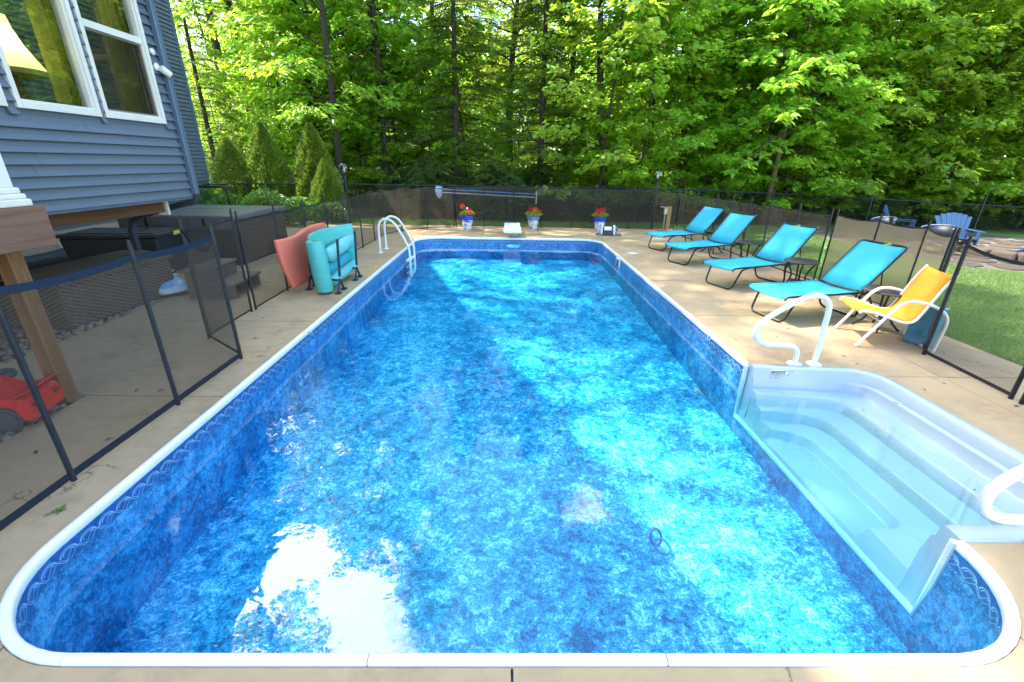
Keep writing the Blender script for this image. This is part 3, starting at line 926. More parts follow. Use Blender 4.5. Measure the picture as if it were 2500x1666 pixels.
fence(fl3, [(-3.26, 5.50), (-3.27, 6.42), (-3.25, 7.30), (-3.25, 8.2), (-3.25, 9.1), (-3.23, 10.0), (-3.23, 10.95), (-3.2, 11.9), (-2.92, 12.54), (-2.31, 13.17), (-1.57, 13.50)], h=1.15)
fr1 = thing('mesh_fence', 'black mesh pool fence along the far end of the deck behind the flower pots', 'fence', (1.0, 13.75, 0))
fence(fr1, [(-1.52, 13.52), (-0.7, 13.80), (0.2, 13.86), (1.04, 13.76), (1.95, 13.70), (2.82, 13.70), (2.9, 13.71), (3.7, 13.76), (4.42, 13.66), (4.75, 12.75)], h=1.15, sag=0.02)
fr2 = thing('mesh_fence', 'black mesh pool fence, coloured tan where sunlit, behind the turquoise loungers on the right', 'fence', (5.2, 8.5, 0))
fence(fr2, [(4.8, 12.7), (4.86, 11.7), (4.98, 10.85), (5.08, 10.3), (5.1, 9.55), (5.16, 8.9), (5.22, 8.1), (5.26, 7.32)], h=1.15)
fence(fr2, [(5.28, 7.22), (5.36, 6.45), (5.40, 5.72), (5.02, 4.98)], h=1.15, screen=M_screensunlit)
fr3 = thing('mesh_fence', 'light brown mesh pool fence panel between the yellow chair and the right edge', 'fence', (4.45, 3.8, 0))
fence(fr3, [(4.985, 4.90), (4.47, 4.26), (4.39, 3.31)], screen=M_screenlt, h=1.17, sag=0.06, bw=0.03, pr=0.018)
fence(fr3, [(4.385, 3.22), (4.37, 2.3), (4.36, 1.4)], h=1.17, pr=0.018)
for (a, b) in (((4.37, 3.05), 0.02),):
    obj('latch_post', post_mb((4.40, 3.08), 1.22, 0.02), M_blackpole, fr3, world=True)

# perimeter chain link fence beyond the grass strip
pf = thing('chain_link_fence', 'black chain link fence with a top rail at the edge of the woods', 'fence', (2, 15.6, 0))
PFp = [(-10.9, 12.6), (-8.3, 15.0), (-5.8, 15.5), (-3.0, 15.55), (0, 15.55), (3, 15.55), (6, 15.6), (9.2, 15.9), (12.2, 15.3), (15.3, 14.6), (18.4, 13.9)]
for p in PFp: obj('post', MB().tube([(p[0], p[1], -0.06), (p[0], p[1], 1.12)], 0.028, 8), M_blackpole, pf, world=True, smooth=True)
obj('top_rail', MB().tube([(p[0], p[1], 1.08 - (0.35 * max(0, (p[0] - 6) / 12))) for p in PFp], 0.022, 8), M_blackpole, pf, world=True, smooth=True)
cm = MB(); cm.grid([[Vector((p[0], p[1] + 0.03, -0.05)), Vector((p[0], p[1] + 0.03, 1.07 - (0.35 * max(0, (p[0] - 6) / 12))))] for p in PFp])
obj('chain_mesh', cm, M_chain, pf, world=True)
hb = thing('pipe_barrier', 'low black pipe barrier bent down at its end beside the hedge cones', 'barrier', (-8, 12.2, 0))
obj('pipe', MB().tube(fillet([(-9.6, 12.1, 1.13), (-7.3, 12.1, 1.13), (-7.2, 12.1, -0.05)], 0.12, 5), 0.028, 8), M_blackpole, hb, world=True, smooth=True)
# ================================================================== loungers
M_turqhem = fabric_mat('turquoise_hem', (0.04, 0.41, 0.55))
def lounger(label):
    t = thing('sun_lounger', label, 'sun lounger', (0, 0, 0), 0, 'turquoise sun loungers along the right deck')
    W = 0.31; HZ = 0.37; HX = 1.10; BA = math.radians(46); BL = 0.76
    def surf(x0, z0, pts, wd, name, mat):
        rows = []
        for (x, z) in pts:
            row = []
            for j in range(7):
                s = -1 + 2 * j / 6
                row.append(Vector((x, s * wd, z - 0.018 * (1 - s * s))))
            rows.append(row)
        o = obj(name, MB().grid(rows), mat, t, smooth=True, solid=0.006)
        for s in (-1, 1):                       # folded hem along the rails
            hm = []
            for (x, z) in pts: hm.append([Vector((x, s * (wd + 0.004), z + 0.006)), Vector((x, s * (wd - 0.012), z + 0.0045)), Vector((x, s * (wd - 0.030), z + 0.0035))])
            obj('hem', MB().grid(hm), M_turqhem, o, smooth=True, solid=0.002)
        return o
    surf(0, 0, [(-0.035, HZ - 0.035), (-0.02, HZ - 0.012), (0.015, HZ), (0.2, HZ + 0.004), (0.5, HZ - 0.004), (0.85, HZ), (HX - 0.03, HZ + 0.006)], W, 'seat_sling', M_turq)
    ca, sa = math.cos(BA), math.sin(BA)
    bp = [(HX + 0.03 + ca * k, HZ + 0.02 + sa * k) for k in (0.0, 0.2, 0.4, 0.6, 0.70)] + [(HX + 0.03 + ca * BL, HZ + 0.02 + sa * BL - 0.004), (HX + 0.03 + ca * (BL + .012), HZ + 0.02 + sa * BL - 0.02)]
    surf(0, 0, bp, W, 'back_sling', M_turq)
    f = MB()
    for s in (-1, 1):
        f.tube(smooth_path([(-0.035, s * W, HZ - 0.045), (0.0, s * W, HZ - 0.012), (0.1, s * W, HZ - 0.006), (0.6, s * W, HZ - 0.008), (HX + 0.0, s * W, HZ - 0.004), (HX + 0.42, s * (W - 0.03), HZ - 0.03)], 4), 0.0135, 8)
    f.tube([(HX - 0.02, -W, HZ - 0.004), (HX - 0.02, W, HZ - 0.004)], 0.0125, 8)
    f.tube([(HX + 0.42, -W + .03, HZ - 0.03), (HX + 0.42, W - .03, HZ - 0.03)], 0.0125, 8)
    obj('side_rails', f, M_darkframe, t, smooth=True)
    b = MB()
    e = BL - 0.0
    b.tube(fillet([(HX + 0.02, -W, HZ + 0.01), (HX + 0.02 + ca * e, -W, HZ + 0.01 + sa * e), (HX + 0.02 + ca * e, W, HZ + 0.01 + sa * e), (HX + 0.02, W, HZ + 0.01)], 0.05, 4), 0.0125, 8)
    obj('back_frame', b, M_darkframe, t, smooth=True)
    pr = MB()
    for s in (-1, 1): pr.tube([(HX + 0.02 + ca * .42, s * (W - .05), HZ + sa * .42), (HX + 0.40, s * (W - .05), HZ - 0.03)], 0.009, 6)
    obj('prop', pr, M_darkframe, t)
    for x0, x1, nm in ((0.17, 0.05, 'front_leg'), (HX + 0.02, HX + 0.12, 'rear_leg')):
        wl = W - 0.005
        P = fillet([(x0 + 0.12, -wl, HZ - 0.02), (x0, -wl, HZ - 0.035), (x1, -wl + .03, 0.014), (x1, wl - .03, 0.014), (x0, wl, HZ - 0.035), (x0 + 0.12, wl, HZ - 0.02)], 0.09, 5)
        obj(nm, MB().tube(P, 0.0135, 8), M_darkframe, t, smooth=True)
    return t
GL = 'turquoise sun loungers along the right deck'
lg = lounger('turquoise sun lounger nearest the yellow chair and the steps')
lspots = [((3.36, 5.43), 13, None), ((3.42, 6.98), 21, 'turquoise sun lounger second nearest, speckled with sunlight, beside the round table'),
          ((3.38, 8.74), 23, 'turquoise sun lounger third from the steps, in the shade'), ((3.42, 10.24), 22, 'turquoise sun lounger farthest away, next to the wooden outlet post')]
for i, ((x, y), a, lb) in enumerate(lspots):
    if i == 0: lg.location = (x, y, 0); lg.rotation_euler = (0, 0, math.radians(a))
    else: dup(lg, (x, y, 0), math.radians(a), lb, GL)
# small green tags clipped on two headrests
for (x, y, z, who) in ((4.86, 5.62, 0.935, 'nearest'), (4.80, 7.40, 0.935, 'second nearest')):
    tg = MB().box((x, y, z), (0.05, 0.07, 0.012), 0.6).box((x + .01, y - .02, z + 0.015), (0.03, 0.06, 0.008), -0.4)
    tag(obj('green_clip', tg, M_lime), 'small yellow green clip on the headrest of the %s lounger' % who, 'clip', 'green clips on lounger headrests')

def side_table(label):
    t = thing('side_table', label, 'side table', (0, 0, 0), 0, 'round black metal side tables')
    top = MB()
    top.lathe([(0.0, 0.495), (0.20, 0.495), (0.235, 0.49), (0.25, 0.478), (0.245, 0.468), (0.23, 0.47)], (0, 0, 0), 28)
    tp = obj('table_top', top, M_tabletop, t, smooth=True)
    for k in range(4):
        a = math.radians(45 + 90 * k); c, s = math.cos(a), math.sin(a)
        P = [(0.20 * c, 0.20 * s, 0.47), (0.15 * c, 0.15 * s, 0.38), (0.10 * c, 0.10 * s, 0.25), (0.13 * c, 0.13 * s, 0.12), (0.20 * c, 0.20 * s, 0.035), (0.235 * c, 0.235 * s, 0.01)]
        obj('leg', MB().tube(smooth_path(P, 4), 0.013, 7), M_darkframe, t, smooth=True)
    obj('shelf', MB().lathe([(0.0, 0.17), (0.12, 0.17), (0.125, 0.16), (0.0, 0.155)], (0, 0, 0), 20), M_tabletop, t, smooth=True)
    return t
def table_mat():
    m, nt, b = base_mat('cast_black_lattice')
    (x, y, z), v = xyz(nt)
    w = ((x + y) * 260.0).sin() * ((x - y) * 260.0).sin()
    nt.links.new(ramp(nt, w * 0.5 + 0.5, [(0.3, (0.012, 0.011, 0.011)), (0.7, (0.085, 0.075, 0.07))]), b.inputs['Base Color'])
    b.inputs['Metallic'].default_value = 0.4; b.inputs['Roughness'].default_value = 0.4
    add_bump(nt, b, w, 0.6, 0.004)
    return m
M_tabletop = table_mat()
GT = 'round black metal side tables'
tb = side_table('round black metal table between the two nearest loungers')
tb.location = (4.62, 6.80, 0)
dup(tb, (4.70, 8.55, 0), 0.3, 'round black metal table beside the shaded third lounger', GT)
dup(tb, (4.68, 10.02, 0), 0.5, 'round black metal table mostly hidden behind the farther loungers', GT)
dup(tb, (4.58, 5.08, 0), 0.2, 'round black metal table behind the yellow chair', GT)

# ================================================================== yellow stacking chair
yc = thing('yellow_chair', 'yellow sling chair with white tube arms beside the right fence', 'chair', (3.98, 4.77, 0), math.atan2(4.58 - 4.785, 4.66 - 3.96))
# local x runs from the front feet to the back
W = 0.255
rows = []
for x, z in [(-0.045, 0.375), (-0.03, 0.395), (0.0, 0.405), (0.12, 0.385), (0.25, 0.345), (0.36, 0.315), (0.43, 0.315), (0.475, 0.345), (0.51, 0.42), (0.555, 0.55), (0.605, 0.69), (0.655, 0.80), (0.68, 0.84)]:
    rows.append([Vector((x, s * W, z - 0.012 * (1 - s * s))) for s in (-1, -.6, -.2, .2, .6, 1)])
obj('sling', MB().grid(rows), M_yellow, yc, smooth=True, solid=0.005)
for s in (-1, 1):
    y = s * (W + 0.012)
    obj('seat_tube', MB().tube(smooth_path([(-0.045, y, 0.37), (-0.02, y, 0.395), (0.12, y, 0.38), (0.25, y, 0.34), (0.36, y, 0.31), (0.43, y, 0.31), (0.475, y, 0.34), (0.51, y, 0.415), (0.555, y, 0.545), (0.605, y, 0.685), (0.655, y, 0.795), (0.685, y, 0.845)], 4), 0.0135, 9), M_white, yc, smooth=True)
    y2 = s * (W + 0.042)
    P = [(0.0, y2, 0.0), (0.10, y2, 0.18), (0.20, y2, 0.37), (0.26, y2, 0.475), (0.33, y2, 0.535), (0.42, y2, 0.55), (0.55, y2, 0.525), (0.66, y2, 0.47), (0.72, y2, 0.40), (0.735, y2, 0.31), (0.725, y2, 0.15), (0.715, y2, 0.04)]
    obj('arm', MB().tube(smooth_path(P, 4), 0.0165, 10), M_white, yc, smooth=True)
obj('rear_bar', MB().tube(fillet([(0.715, -W - .042, 0.05), (0.71, -W - .042, 0.016), (0.71, W + .042, 0.016), (0.715, W + .042, 0.05)], 0.03, 4), 0.0165, 10), M_white, yc, smooth=True)
obj('cross_bar', MB().tube([(0.12, -W - .012, 0.355), (0.12, W + .012, 0.355)], 0.012, 8), M_white, yc, smooth=True)
obj('cross_bar', MB().tube([(0.16, -W - .04, 0.30), (0.16, W + .04, 0.30)], 0.012, 8), M_white, yc, smooth=True)

bx = thing('blue_case', 'translucent blue plastic case leaning behind the yellow chair against the fence', 'case', (4.66, 4.56, 0), math.radians(-68))
obj('shell', MB().add([(-.13, -.06, 0), (.13, -.06, 0), (.13, .06, 0), (-.13, .06, 0), (-.14, .0, .42), (.12, .0, .46), (.12, .12, .46), (-.14, .12, .42)],
    [(0, 3, 2, 1), (4, 5, 6, 7), (0, 1, 5, 4), (1, 2, 6, 5), (2, 3, 7, 6), (3, 0, 4, 7)]), M_blueplastic, bx, bev=0.02)
obj('rib', MB().box((0, -0.045, 0.12), (0.22, 0.012, 0.02)).box((0, -0.03, 0.22), (0.22, 0.012, 0.02)), M_blueplastic, bx, bev=0.004)

# ================================================================== flower pots
def blooms(t, seed, spread, heads):
    rnd = np.random.RandomState(seed)
    n = 170
    th = rnd.rand(n) * 2 * math.pi; r = np.sqrt(rnd.rand(n)) * spread
    P = np.stack([r * np.cos(th), r * np.sin(th), 0.40 + rnd.rand(n) * 0.16 * (1.2 - r / spread)], 1)
    D = np.stack([np.cos(th), np.sin(th), 0.5 + rnd.rand(n) * 0.7], 1); N = np.stack([-np.cos(th) * .5, -np.sin(th) * .5, np.ones(n)], 1) + rnd.randn(n, 3) * .3
    o = leaves('foliage', P, D, N, 0.05 + rnd.rand(n) * 0.03, 1.05, L_gleaf); o.parent = t
    for (x, y, z) in heads:
        m = 46
        v = rnd.randn(m, 3); v /= np.linalg.norm(v, axis=1)[:, None]
        c = np.array([x, y, z]) + v * 0.042
        h = leaves('flower', c, v + rnd.randn(m, 3) * .5, rnd.randn(m, 3), 0.035 + rnd.rand(m) * 0.012, 1.0, L_petal); h.parent = t
        h['kind'] = 'part'
        del h['kind']
def leaves(name, P, D, N, L, ratio, mat, fold=0.22, droop=0.12, hexa=False, link=True):
    P = np.asarray(P, float); D = np.asarray(D, float); N = np.asarray(N, float)
    n = len(P); L = np.broadcast_to(np.asarray(L, float), (n,))[:, None]
    D = D / (np.linalg.norm(D, axis=1)[:, None] + 1e-9)
    S = np.cross(D, N); S /= (np.linalg.norm(S, axis=1)[:, None] + 1e-9)
    N = np.cross(S, D)
    if hexa:
        V = np.stack([P, P + D * L * .30 + S * L * ratio * .46 + N * L * fold * .5, P + D * L * .66 + S * L * ratio * .36 + N * L * fold * .35, P + D * L - N * L * droop,
                      P + D * L * .66 - S * L * ratio * .36 + N * L * fold * .35, P + D * L * .30 - S * L * ratio * .46 + N * L * fold * .5], 1)
        k = 6; F = np.array([[0, 1, 2], [0, 2, 3], [0, 3, 4], [0, 4, 5]])
    else:
        V = np.stack([P, P + D * L * .45 + S * L * ratio * .5 + N * L * fold * .5, P + D * L - N * L * droop, P + D * L * .45 - S * L * ratio * .5 + N * L * fold * .5], 1)
        k = 4; F = np.array([[0, 1, 2], [0, 2, 3]])
    V = V.reshape(-1, 3).astype(np.float32)
    F = (F[None] + (np.arange(n) * k)[:, None, None]).reshape(-1, 3).astype(np.int32)
    me = bpy.data.meshes.new(name)
    me.vertices.add(len(V)); me.vertices.foreach_set('co', V.ravel())
    me.loops.add(F.size); me.loops.foreach_set('vertex_index', F.ravel())
    me.polygons.add(len(F)); me.polygons.foreach_set('loop_start', np.arange(0, F.size, 3, dtype=np.int32))
    me.update(calc_edges=True)
    me.materials.append(mat)
    o = bpy.data.objects.new(name, me)
    if link: COL.objects.link(o)
    return o
def flower_pot(label, loc, rim, body, seed, heads, s=1.0):
    t = thing('flower_pot', label, 'flower pot', loc, seed * 1.3, 'potted red geraniums along the far fence')
    obj('pot', MB().lathe([(0.0, 0.0), (0.115, 0.0), (0.12, 0.01), (0.16, 0.29), (0.155, 0.30)], (0, 0, 0), 28), body, t, smooth=True)
    obj('rim', MB().lathe([(0.158, 0.285), (0.178, 0.285), (0.192, 0.385), (0.19, 0.395), (0.175, 0.395), (0.165, 0.36), (0.0, 0.36)], (0, 0, 0), 28), rim, t, smooth=True)
    blooms(t, seed, 0.20 * s, heads)
    return t
M_rimgrey = pmat('slate_blue_glaze', (0.12, 0.19, 0.36), 0.2, var=0.15)
flower_pot('cobalt rimmed pot of red geraniums, left of the diving board', (-1.15, 13.12, 0), M_bluepot, M_potA, 1, [(-0.13, -0.1, 0.50), (0.02, -0.08, 0.53), (0.15, 0.06, 0.49), (-0.03, 0.12, 0.64), (0.19, -0.06, 0.46)])
flower_pot('slate blue rimmed grey pot of red geraniums, right of the diving board', (0.77, 13.30, 0), M_rimgrey, M_potB, 2, [(0.02, -0.14, 0.53), (-0.06, -0.02, 0.58), (0.08, 0.05, 0.57), (0.17, -0.16, 0.42), (-0.16, -0.04, 0.50)], 1.15)
flower_pot('cobalt rimmed pot of red geraniums, behind the pool cleaning robot', (2.72, 13.22, 0), M_bluepot, M_potA, 3, [(0.05, -0.06, 0.57), (-0.06, -0.03, 0.58), (0.11, 0.02, 0.53), (0.0, 0.1, 0.6)], 1.15)

# ================================================================== pool robot
rb = thing('pool_robot', 'white and black pool cleaning robot with a blue cap and coiled cable by the pot', 'pool robot', (2.82, 12.5, 0), math.radians(-10))
obj('body', MB().add([(-.15, -.17, .02), (.13, -.17, .02), (.13, .17, .02), (-.15, .17, .02), (-.12, -.10, .27), (.11, -.10, .27), (.11, .12, .25), (-.12, .12, .25)],
    [(0, 3, 2, 1), (4, 5, 6, 7), (0, 1, 5, 4), (1, 2, 6, 5), (2, 3, 7, 6), (3, 0, 4, 7)]), M_black, rb, bev=0.02)
obj('front_panel', MB().box((-0.01, -0.125, 0.19), (0.2, 0.02, 0.10), M=Matrix.Rotation(-0.28, 3, 'X')), M_white, rb, bev=0.006)
for x in (-0.17, 0.165):
    sd = MB().box((x, 0, 0.14), (0.055, 0.33, 0.24))
    obj('side_shell', sd, M_white, rb, bev=0.025)
obj('brush_roller', MB().tube([(-.14, -.17, .05), (.13, -.17, .05)], 0.045, 12), M_black, rb, smooth=True)
obj('blue_cap', MB().lathe([(0.0, 0.0), (0.06, 0.005), (0.07, 0.03), (0.05, 0.06), (0.0, 0.07)], (0.2, -0.02, 0.17), 18, M=Matrix.Rotation(math.radians(80), 3, 'Y')), pmat('blue_cap', (0.03, 0.16, 0.55), 0.35), rb, smooth=True)
cab = []
for i in range(110):
    a = i / 110 * 2 * math.pi * 3.3; r = 0.30 + 0.03 * math.sin(i * 0.7) - 0.02 * (i / 110)
    cab.append((0.02 + r * 1.15 * math.cos(a), -0.02 + r * 0.75 * math.sin(a), 0.012 + 0.006 * (i / 110) * 3))
obj('cable', MB().tube(cab, 0.008, 6), pmat('pale_grey_cable', (0.14, 0.14, 0.15), 0.5), rb, smooth=True)

# ================================================================== outlet post, lamps, net, lids
op = thing('outlet_post', 'short cedar post with a grey weatherproof outlet box near the far right fence', 'outlet post', (4.95, 13.95, 0))
op.location = (4.93, 14.02, 0)
obj('post', MB().box((0.06, 0, 0.33), (0.12, 0.13, 0.68)), M_orangewood, op, bev=0.008)
obj('outlet_box', MB().box((-0.06, -0.03, 0.52), (0.11, 0.10, 0.19)), M_silver, op, bev=0.01)
obj('cover', MB().box((-0.12, -0.03, 0.645), (0.24, 0.12, 0.02), M=Matrix.Rotation(0.08, 3, 'Y')), M_silver, op, bev=0.005)
obj('conduit', MB().tube([(-0.06, -0.03, 0), (-0.06, -0.03, 0.45)], 0.02, 8), M_silver, op)

def lamp(label, loc, h):
    t = thing('globe_lamp', label, 'lamp post', loc, 0, 'black garden lamps with smoky globes')
    obj('pole', MB().tube([(0, 0, -0.05), (0, 0, h - 0.16)], 0.035, 12), M_blackpole, t, smooth=True)
    obj('collar', MB().lathe([(0.04, 0), (0.06, 0.02), (0.065, 0.05), (0.045, 0.07)], (0, 0, h - 0.19), 16), M_blackpole, t, smooth=True)
    prof = [(0.145 * math.sin(a), h - 0.145 * math.cos(a)) for a in [0.35 + (math.pi - 0.36) * i / 16 for i in range(17)]]
    obj('globe', MB().lathe(prof, (0, 0, 0), 24), M_globe, t, smooth=True)
    obj('bulb', MB().lathe([(0.0, 0.1), (0.025, 0.09), (0.03, 0.06), (0.015, 0.0), (0.0, 0.0)], (0, 0, h - 0.10), 12), M_white, t, smooth=True)
lamp('black lamp post with a smoky glass globe, behind the fence near the loungers', (4.50, 14.0, 0), 1.56)
lamp('black lamp post with a smoky glass globe, in front of the left cone hedges', (-4.80, 13.9, 0), 1.60)

sn = thing('pool_skimmer_net', 'leaf skimmer net and blue poles hung level along the far fence', 'pool net', (-0.6, 13.95, 1.0))
obj('pole', MB().tube([(-1.95, 13.93, 1.06), (0.84, 13.87, 0.965)], 0.016, 8), M_bluepole, sn, world=True, smooth=True)
obj('pole', MB().tube([(-1.95, 13.93, 0.97), (0.84, 13.86, 0.875)], 0.016, 8), M_silver, sn, world=True, smooth=True)
obj('net_frame', MB().tube(smooth_path([(-1.95, 13.9, 1.13), (-2.12, 13.9, 1.14), (-2.15, 13.9, 1.0), (-2.10, 13.9, 0.84), (-2.05, 13.9, 0.80), (-1.98, 13.9, 0.86), (-1.94, 13.9, 1.0), (-1.95, 13.9, 1.13)], 4), 0.012, 6), M_bluepole, sn, world=True)
obj('net', MB().grid([[Vector((-2.14, 13.9, 1.13)), Vector((-1.96, 13.9, 1.13))], [Vector((-2.15, 13.87, 1.0)), Vector((-1.95, 13.87, 1.0))], [Vector((-2.11, 13.87, 0.88)), Vector((-1.97, 13.87, 0.88))], [Vector((-2.05, 13.9, 0.80)), Vector((-2.04, 13.9, 0.80))]]), pmat('pale_net_cloth', (0.55, 0.58, 0.62), 0.7), sn, world=True, solid=0.004)
obj('brush_handle', MB().tube([(0.88, 13.86, 1.03), (0.87, 13.86, 0.68)], 0.02, 8), M_pvc, sn, world=True)

sl = obj('skimmer_lid', MB().box((2.81, 9.81, 0.004), (0.20, 0.20, 0.006), 0.35), M_white); tag(sl, 'square cream skimmer lid set flat in the right deck', 'lid')
for (x, y, lb) in ((-2.19, 4.62, 'small rope eyelet on the left coping'), (2.31, 4.62, 'small rope eyelet on the right coping')):
    e = MB().tube([(x + 0.022 * math.cos(a), y, 0.0 - 0.0 + 0.022 * math.sin(a) + 0.025) for a in [2 * math.pi * k / 12 for k in range(12)]], 0.005, 6, closed=True)
    tag(obj('rope_eyelet', e, M_silver, smooth=True), lb, 'eyelet')

# diving rings lying on the pool floor
for (x, y, z, rx, c, lb) in ((1.12, 2.44, -0.70, 1.0, (0.30, 0.12, 0.42), 'purple diving ring leaning on the pool floor in the sunlit patch'), (1.16, 2.39, -0.74, 0.3, (0.02, 0.30, 0.46), 'teal diving ring lying flat on the pool floor under the purple one')):
    R = Matrix.Rotation(0.7, 3, 'Z') @ Matrix.Rotation(rx, 3, 'X')
    P = [R @ Vector((0.058 * math.cos(a), 0.058 * math.sin(a), 0)) + Vector((x, y, z)) for a in [2 * math.pi * k / 24 for k in range(24)]]
    tag(obj('diving_ring', MB().tube(P, 0.009, 8, closed=True), pmat('ring_rubber', c, 0.4), smooth=True), lb, 'diving ring', 'diving rings on the pool floor')
R = [(0.17 + 0.14 * math.cos(a), 11.38 + 0.10 * math.sin(a), WZ + 0.012) for a in [2 * math.pi * k / 28 for k in range(28)]]
tag(obj('floating_ring', MB().tube(R, 0.02, 8, closed=True), pmat('pale_blue_ring', (0.20, 0.55, 0.80), 0.4), smooth=True), 'pale blue ring floating under the diving board', 'float ring')

# ================================================================== foam floats and their rack
rk = thing('float_rack', 'dark blue pole rack with splayed feet holding the pool floats', 'float rack', (-2.8, 6.7, 0))
M_rack = pmat('navy_rack_pole', (0.012, 0.022, 0.05), 0.4, var=0.2)
def rackpost(x, y, h, tilt):
    p = obj('upright', MB().box((x + tilt * .5, y + 0.06, h / 2 + 0.12), (0.032, 0.032, h - 0.2), M=Matrix.Rotation(-0.17, 3, 'X')), M_rack, rk, world=True, bev=0.004)
    for s in (-1, 1):
        yy = y + s * 0.12
        obj('foot', MB().tube([(x, y + 0.0, 0.19), (x, yy, 0.02)], 0.017, 6).box((x, yy, 0.012), (0.07, 0.09, 0.02)), M_rack, p, world=True)
for x, y, h in ((-2.47, 6.41, 0.74), (-2.47, 7.20, 0.74), (-2.98, 6.60, 0.62), (-2.98, 7.35, 0.66)): rackpost(x, y, h, 0)
for y, z in ((6.42, 0.17), (7.21, 0.17)):
    obj('cross_bar', MB().tube([(-2.47, y, z), (-2.98, y + 0.10, z)], 0.014, 6), M_rack, rk, world=True)
# red saddle-curved foam mat standing on edge
rows = []
for i in range(25):
    t = i / 24; row = []
    for j in range(17):
        s = j / 16
        # corners: bottom near, bottom far, top near, top far
        b = Vector((-3.13, 6.31, 0.07)).lerp(Vector((-3.02, 7.45, 0.09)), t)
        tp = Vector((-3.16, 6.09, 0.80)).lerp(Vector((-3.10, 7.68, 0.84)), t)
        p = b.lerp(tp, s)
        p.y -= 0.05 * math.sin(math.pi * s) * (1 - t)
        p.x += 0.03 * math.sin(2 * math.pi * t) * s - 0.05 * math.sin(math.pi * s) * t
        p.z -= 0.02 * math.sin(2 * math.pi * t) * s
        row.append(p)
    rows.append(row)
rm = obj('foam_float', MB().grid(rows), M_red, smooth=True, solid=0.065, bev=0)
md = rm.modifiers.new('bevel', 'BEVEL'); md.width = 0.022; md.segments = 3; md.limit_method = 'ANGLE'
tag(rm, 'orange red saddle curved foam float standing on edge against the mesh fence', 'pool float')
# teal float: rolled end cylinder and a curved sheet behind
tf = thing('foam_float', 'teal foam float with a thick rolled end standing in the rack', 'pool float', (-2.75, 6.5, 0))
path = []
for k in range(22):
    a = math.radians(-200 + 330 * k / 21)
    path.append((-2.665 + 0.078 * math.cos(a), 6.31 + 0.085 * math.sin(a)))
sheet = [(-2.80, 6.42), (-2.86, 6.58), (-2.88, 6.8), (-2.86, 7.05), (-2.79, 7.3), (-2.68, 7.52), (-2.60, 7.62)]
def wall_sheet(P, z0, z1, th, name, mat, par, lift=0.0, lean=0.0):
    P = [Vector((*p, 0)) for p in P]; rows = []
    for i, p in enumerate(P):
        t = (P[min(i + 1, len(P) - 1)] - P[max(i - 1, 0)]).normalized(); nn = Vector((t.y, -t.x, 0))
        f = i / (len(P) - 1); up_ = lift * f
        q = []
        for (s, z) in ((-1, z0 + .02), (-1, z1 - .02), (-.6, z1), (.6, z1), (1, z1 - .02), (1, z0 + .02), (.6, z0), (-.6, z0), (-1, z0 + .02)):
            q.append(p + nn * (s * th / 2) + Vector((-lean * z, 0, z + up_)))
        rows.append(q)
    mb = MB().grid(rows)
    for k in (0, len(rows) - 1): mb.f.append(tuple(k * 9 + i for i in range(8)))
    return obj(name, mb, mat, par, world=True, smooth=True, ang=60)
wall_sheet([tuple(v)[:2] for v in smooth_path([(*p, 0) for p in sheet], 4)], 0.06, 0.80, 0.06, 'curved_sheet', M_teal, tf, 0.04, 0.03)
cyl = MB().lathe([(0.035, 0.80), (0.075, 0.80), (0.115, 0.795), (0.128, 0.775), (0.130, 0.5), (0.128, 0.10), (0.12, 0.07), (0.04, 0.065)], (0, 0, 0), 28)
cyl.lathe([(0.035, 0.80), (0.03, 0.70), (0.03, 0.2)], (0, 0, 0), 14)
cyl.v = [(-2.66 + x * 0.95 - 0.035 * z * 1.4, 6.30 + y + -0.10 * z * 0.4, z - 0.03) for x, y, z in cyl.v]
obj('rolled_end', cyl, M_teal, tf, world=True, smooth=True)
# two light rolls and a darker folded float held in the rack
def roll(name, label, z, r, mat, x, y0, y1, sagx, rise, wav=0.0):
    P = []; rr = []
    for i in range(29):
        t = i / 28
        P.append((x - sagx * math.sin(math.pi * t), y0 + (y1 - y0) * t, z + rise * t + 0.012 * math.sin(t * 9)))
        e = min(1.0, (min(t, 1 - t) / 0.05)) ** 0.5
        rr.append(r * (0.55 + 0.45 * e) * (1 + wav * math.sin(i * 2.3)))
    o = obj(name, MB().tube(P, rr, 16), mat, smooth=True, ang=60)
    return tag(o, label, 'pool float')
roll('rolled_float', 'pale aqua ribbed float roll on top of the rack', 0.50, 0.098, M_teal2, -2.60, 6.47, 7.52, 0.07, 0.07, 0.02)
roll('rolled_float', 'darker teal float folded between the two pale rolls', 0.315, 0.085, M_teal3, -2.63, 6.44, 7.40, 0.05, 0.03)
roll('rolled_float', 'pale aqua ribbed float roll at the bottom of the rack', 0.14, 0.088, M_teal2, -2.60, 6.45, 7.50, 0.05, 0.03, 0.02)
# ================================================================== the house
house = thing('house', 'blue grey clapboard house with white framed windows and a blue downspout, at the left', 'house', (-4.4, 3, 0))
XW = -4.4; EX = 0.104; YE = 6.55
wins = [(3.50, 4.37, 2.215, 3.95), (4.455, 5.335, 2.215, 3.95), (5.39, 6.30, 2.215, 3.95)]
def plank(x, y0, y1, z, par, e=EX):
    p = [(x + 0.001, z + e + 0.006), (x + 0.016, z + e * 0.5), (x + 0.040, z + 0.005), (x + 0.036, z), (x - 0.004, z + 0.008), (x - 0.004, z + e + 0.006)]
    mb = MB().add([(a, y0, b) for a, b in p] + [(a, y1, b) for a, b in p], [(0, 1, 2, 3, 4, 5)[::-1], (6, 7, 8, 9, 10, 11)] + [(i, (i + 1) % 6, 6 + (i + 1) % 6, 6 + i) for i in range(6)])
    return obj('siding_plank', mb, M_siding, par, world=True)
z = 1.325; rnd = random.Random(3)
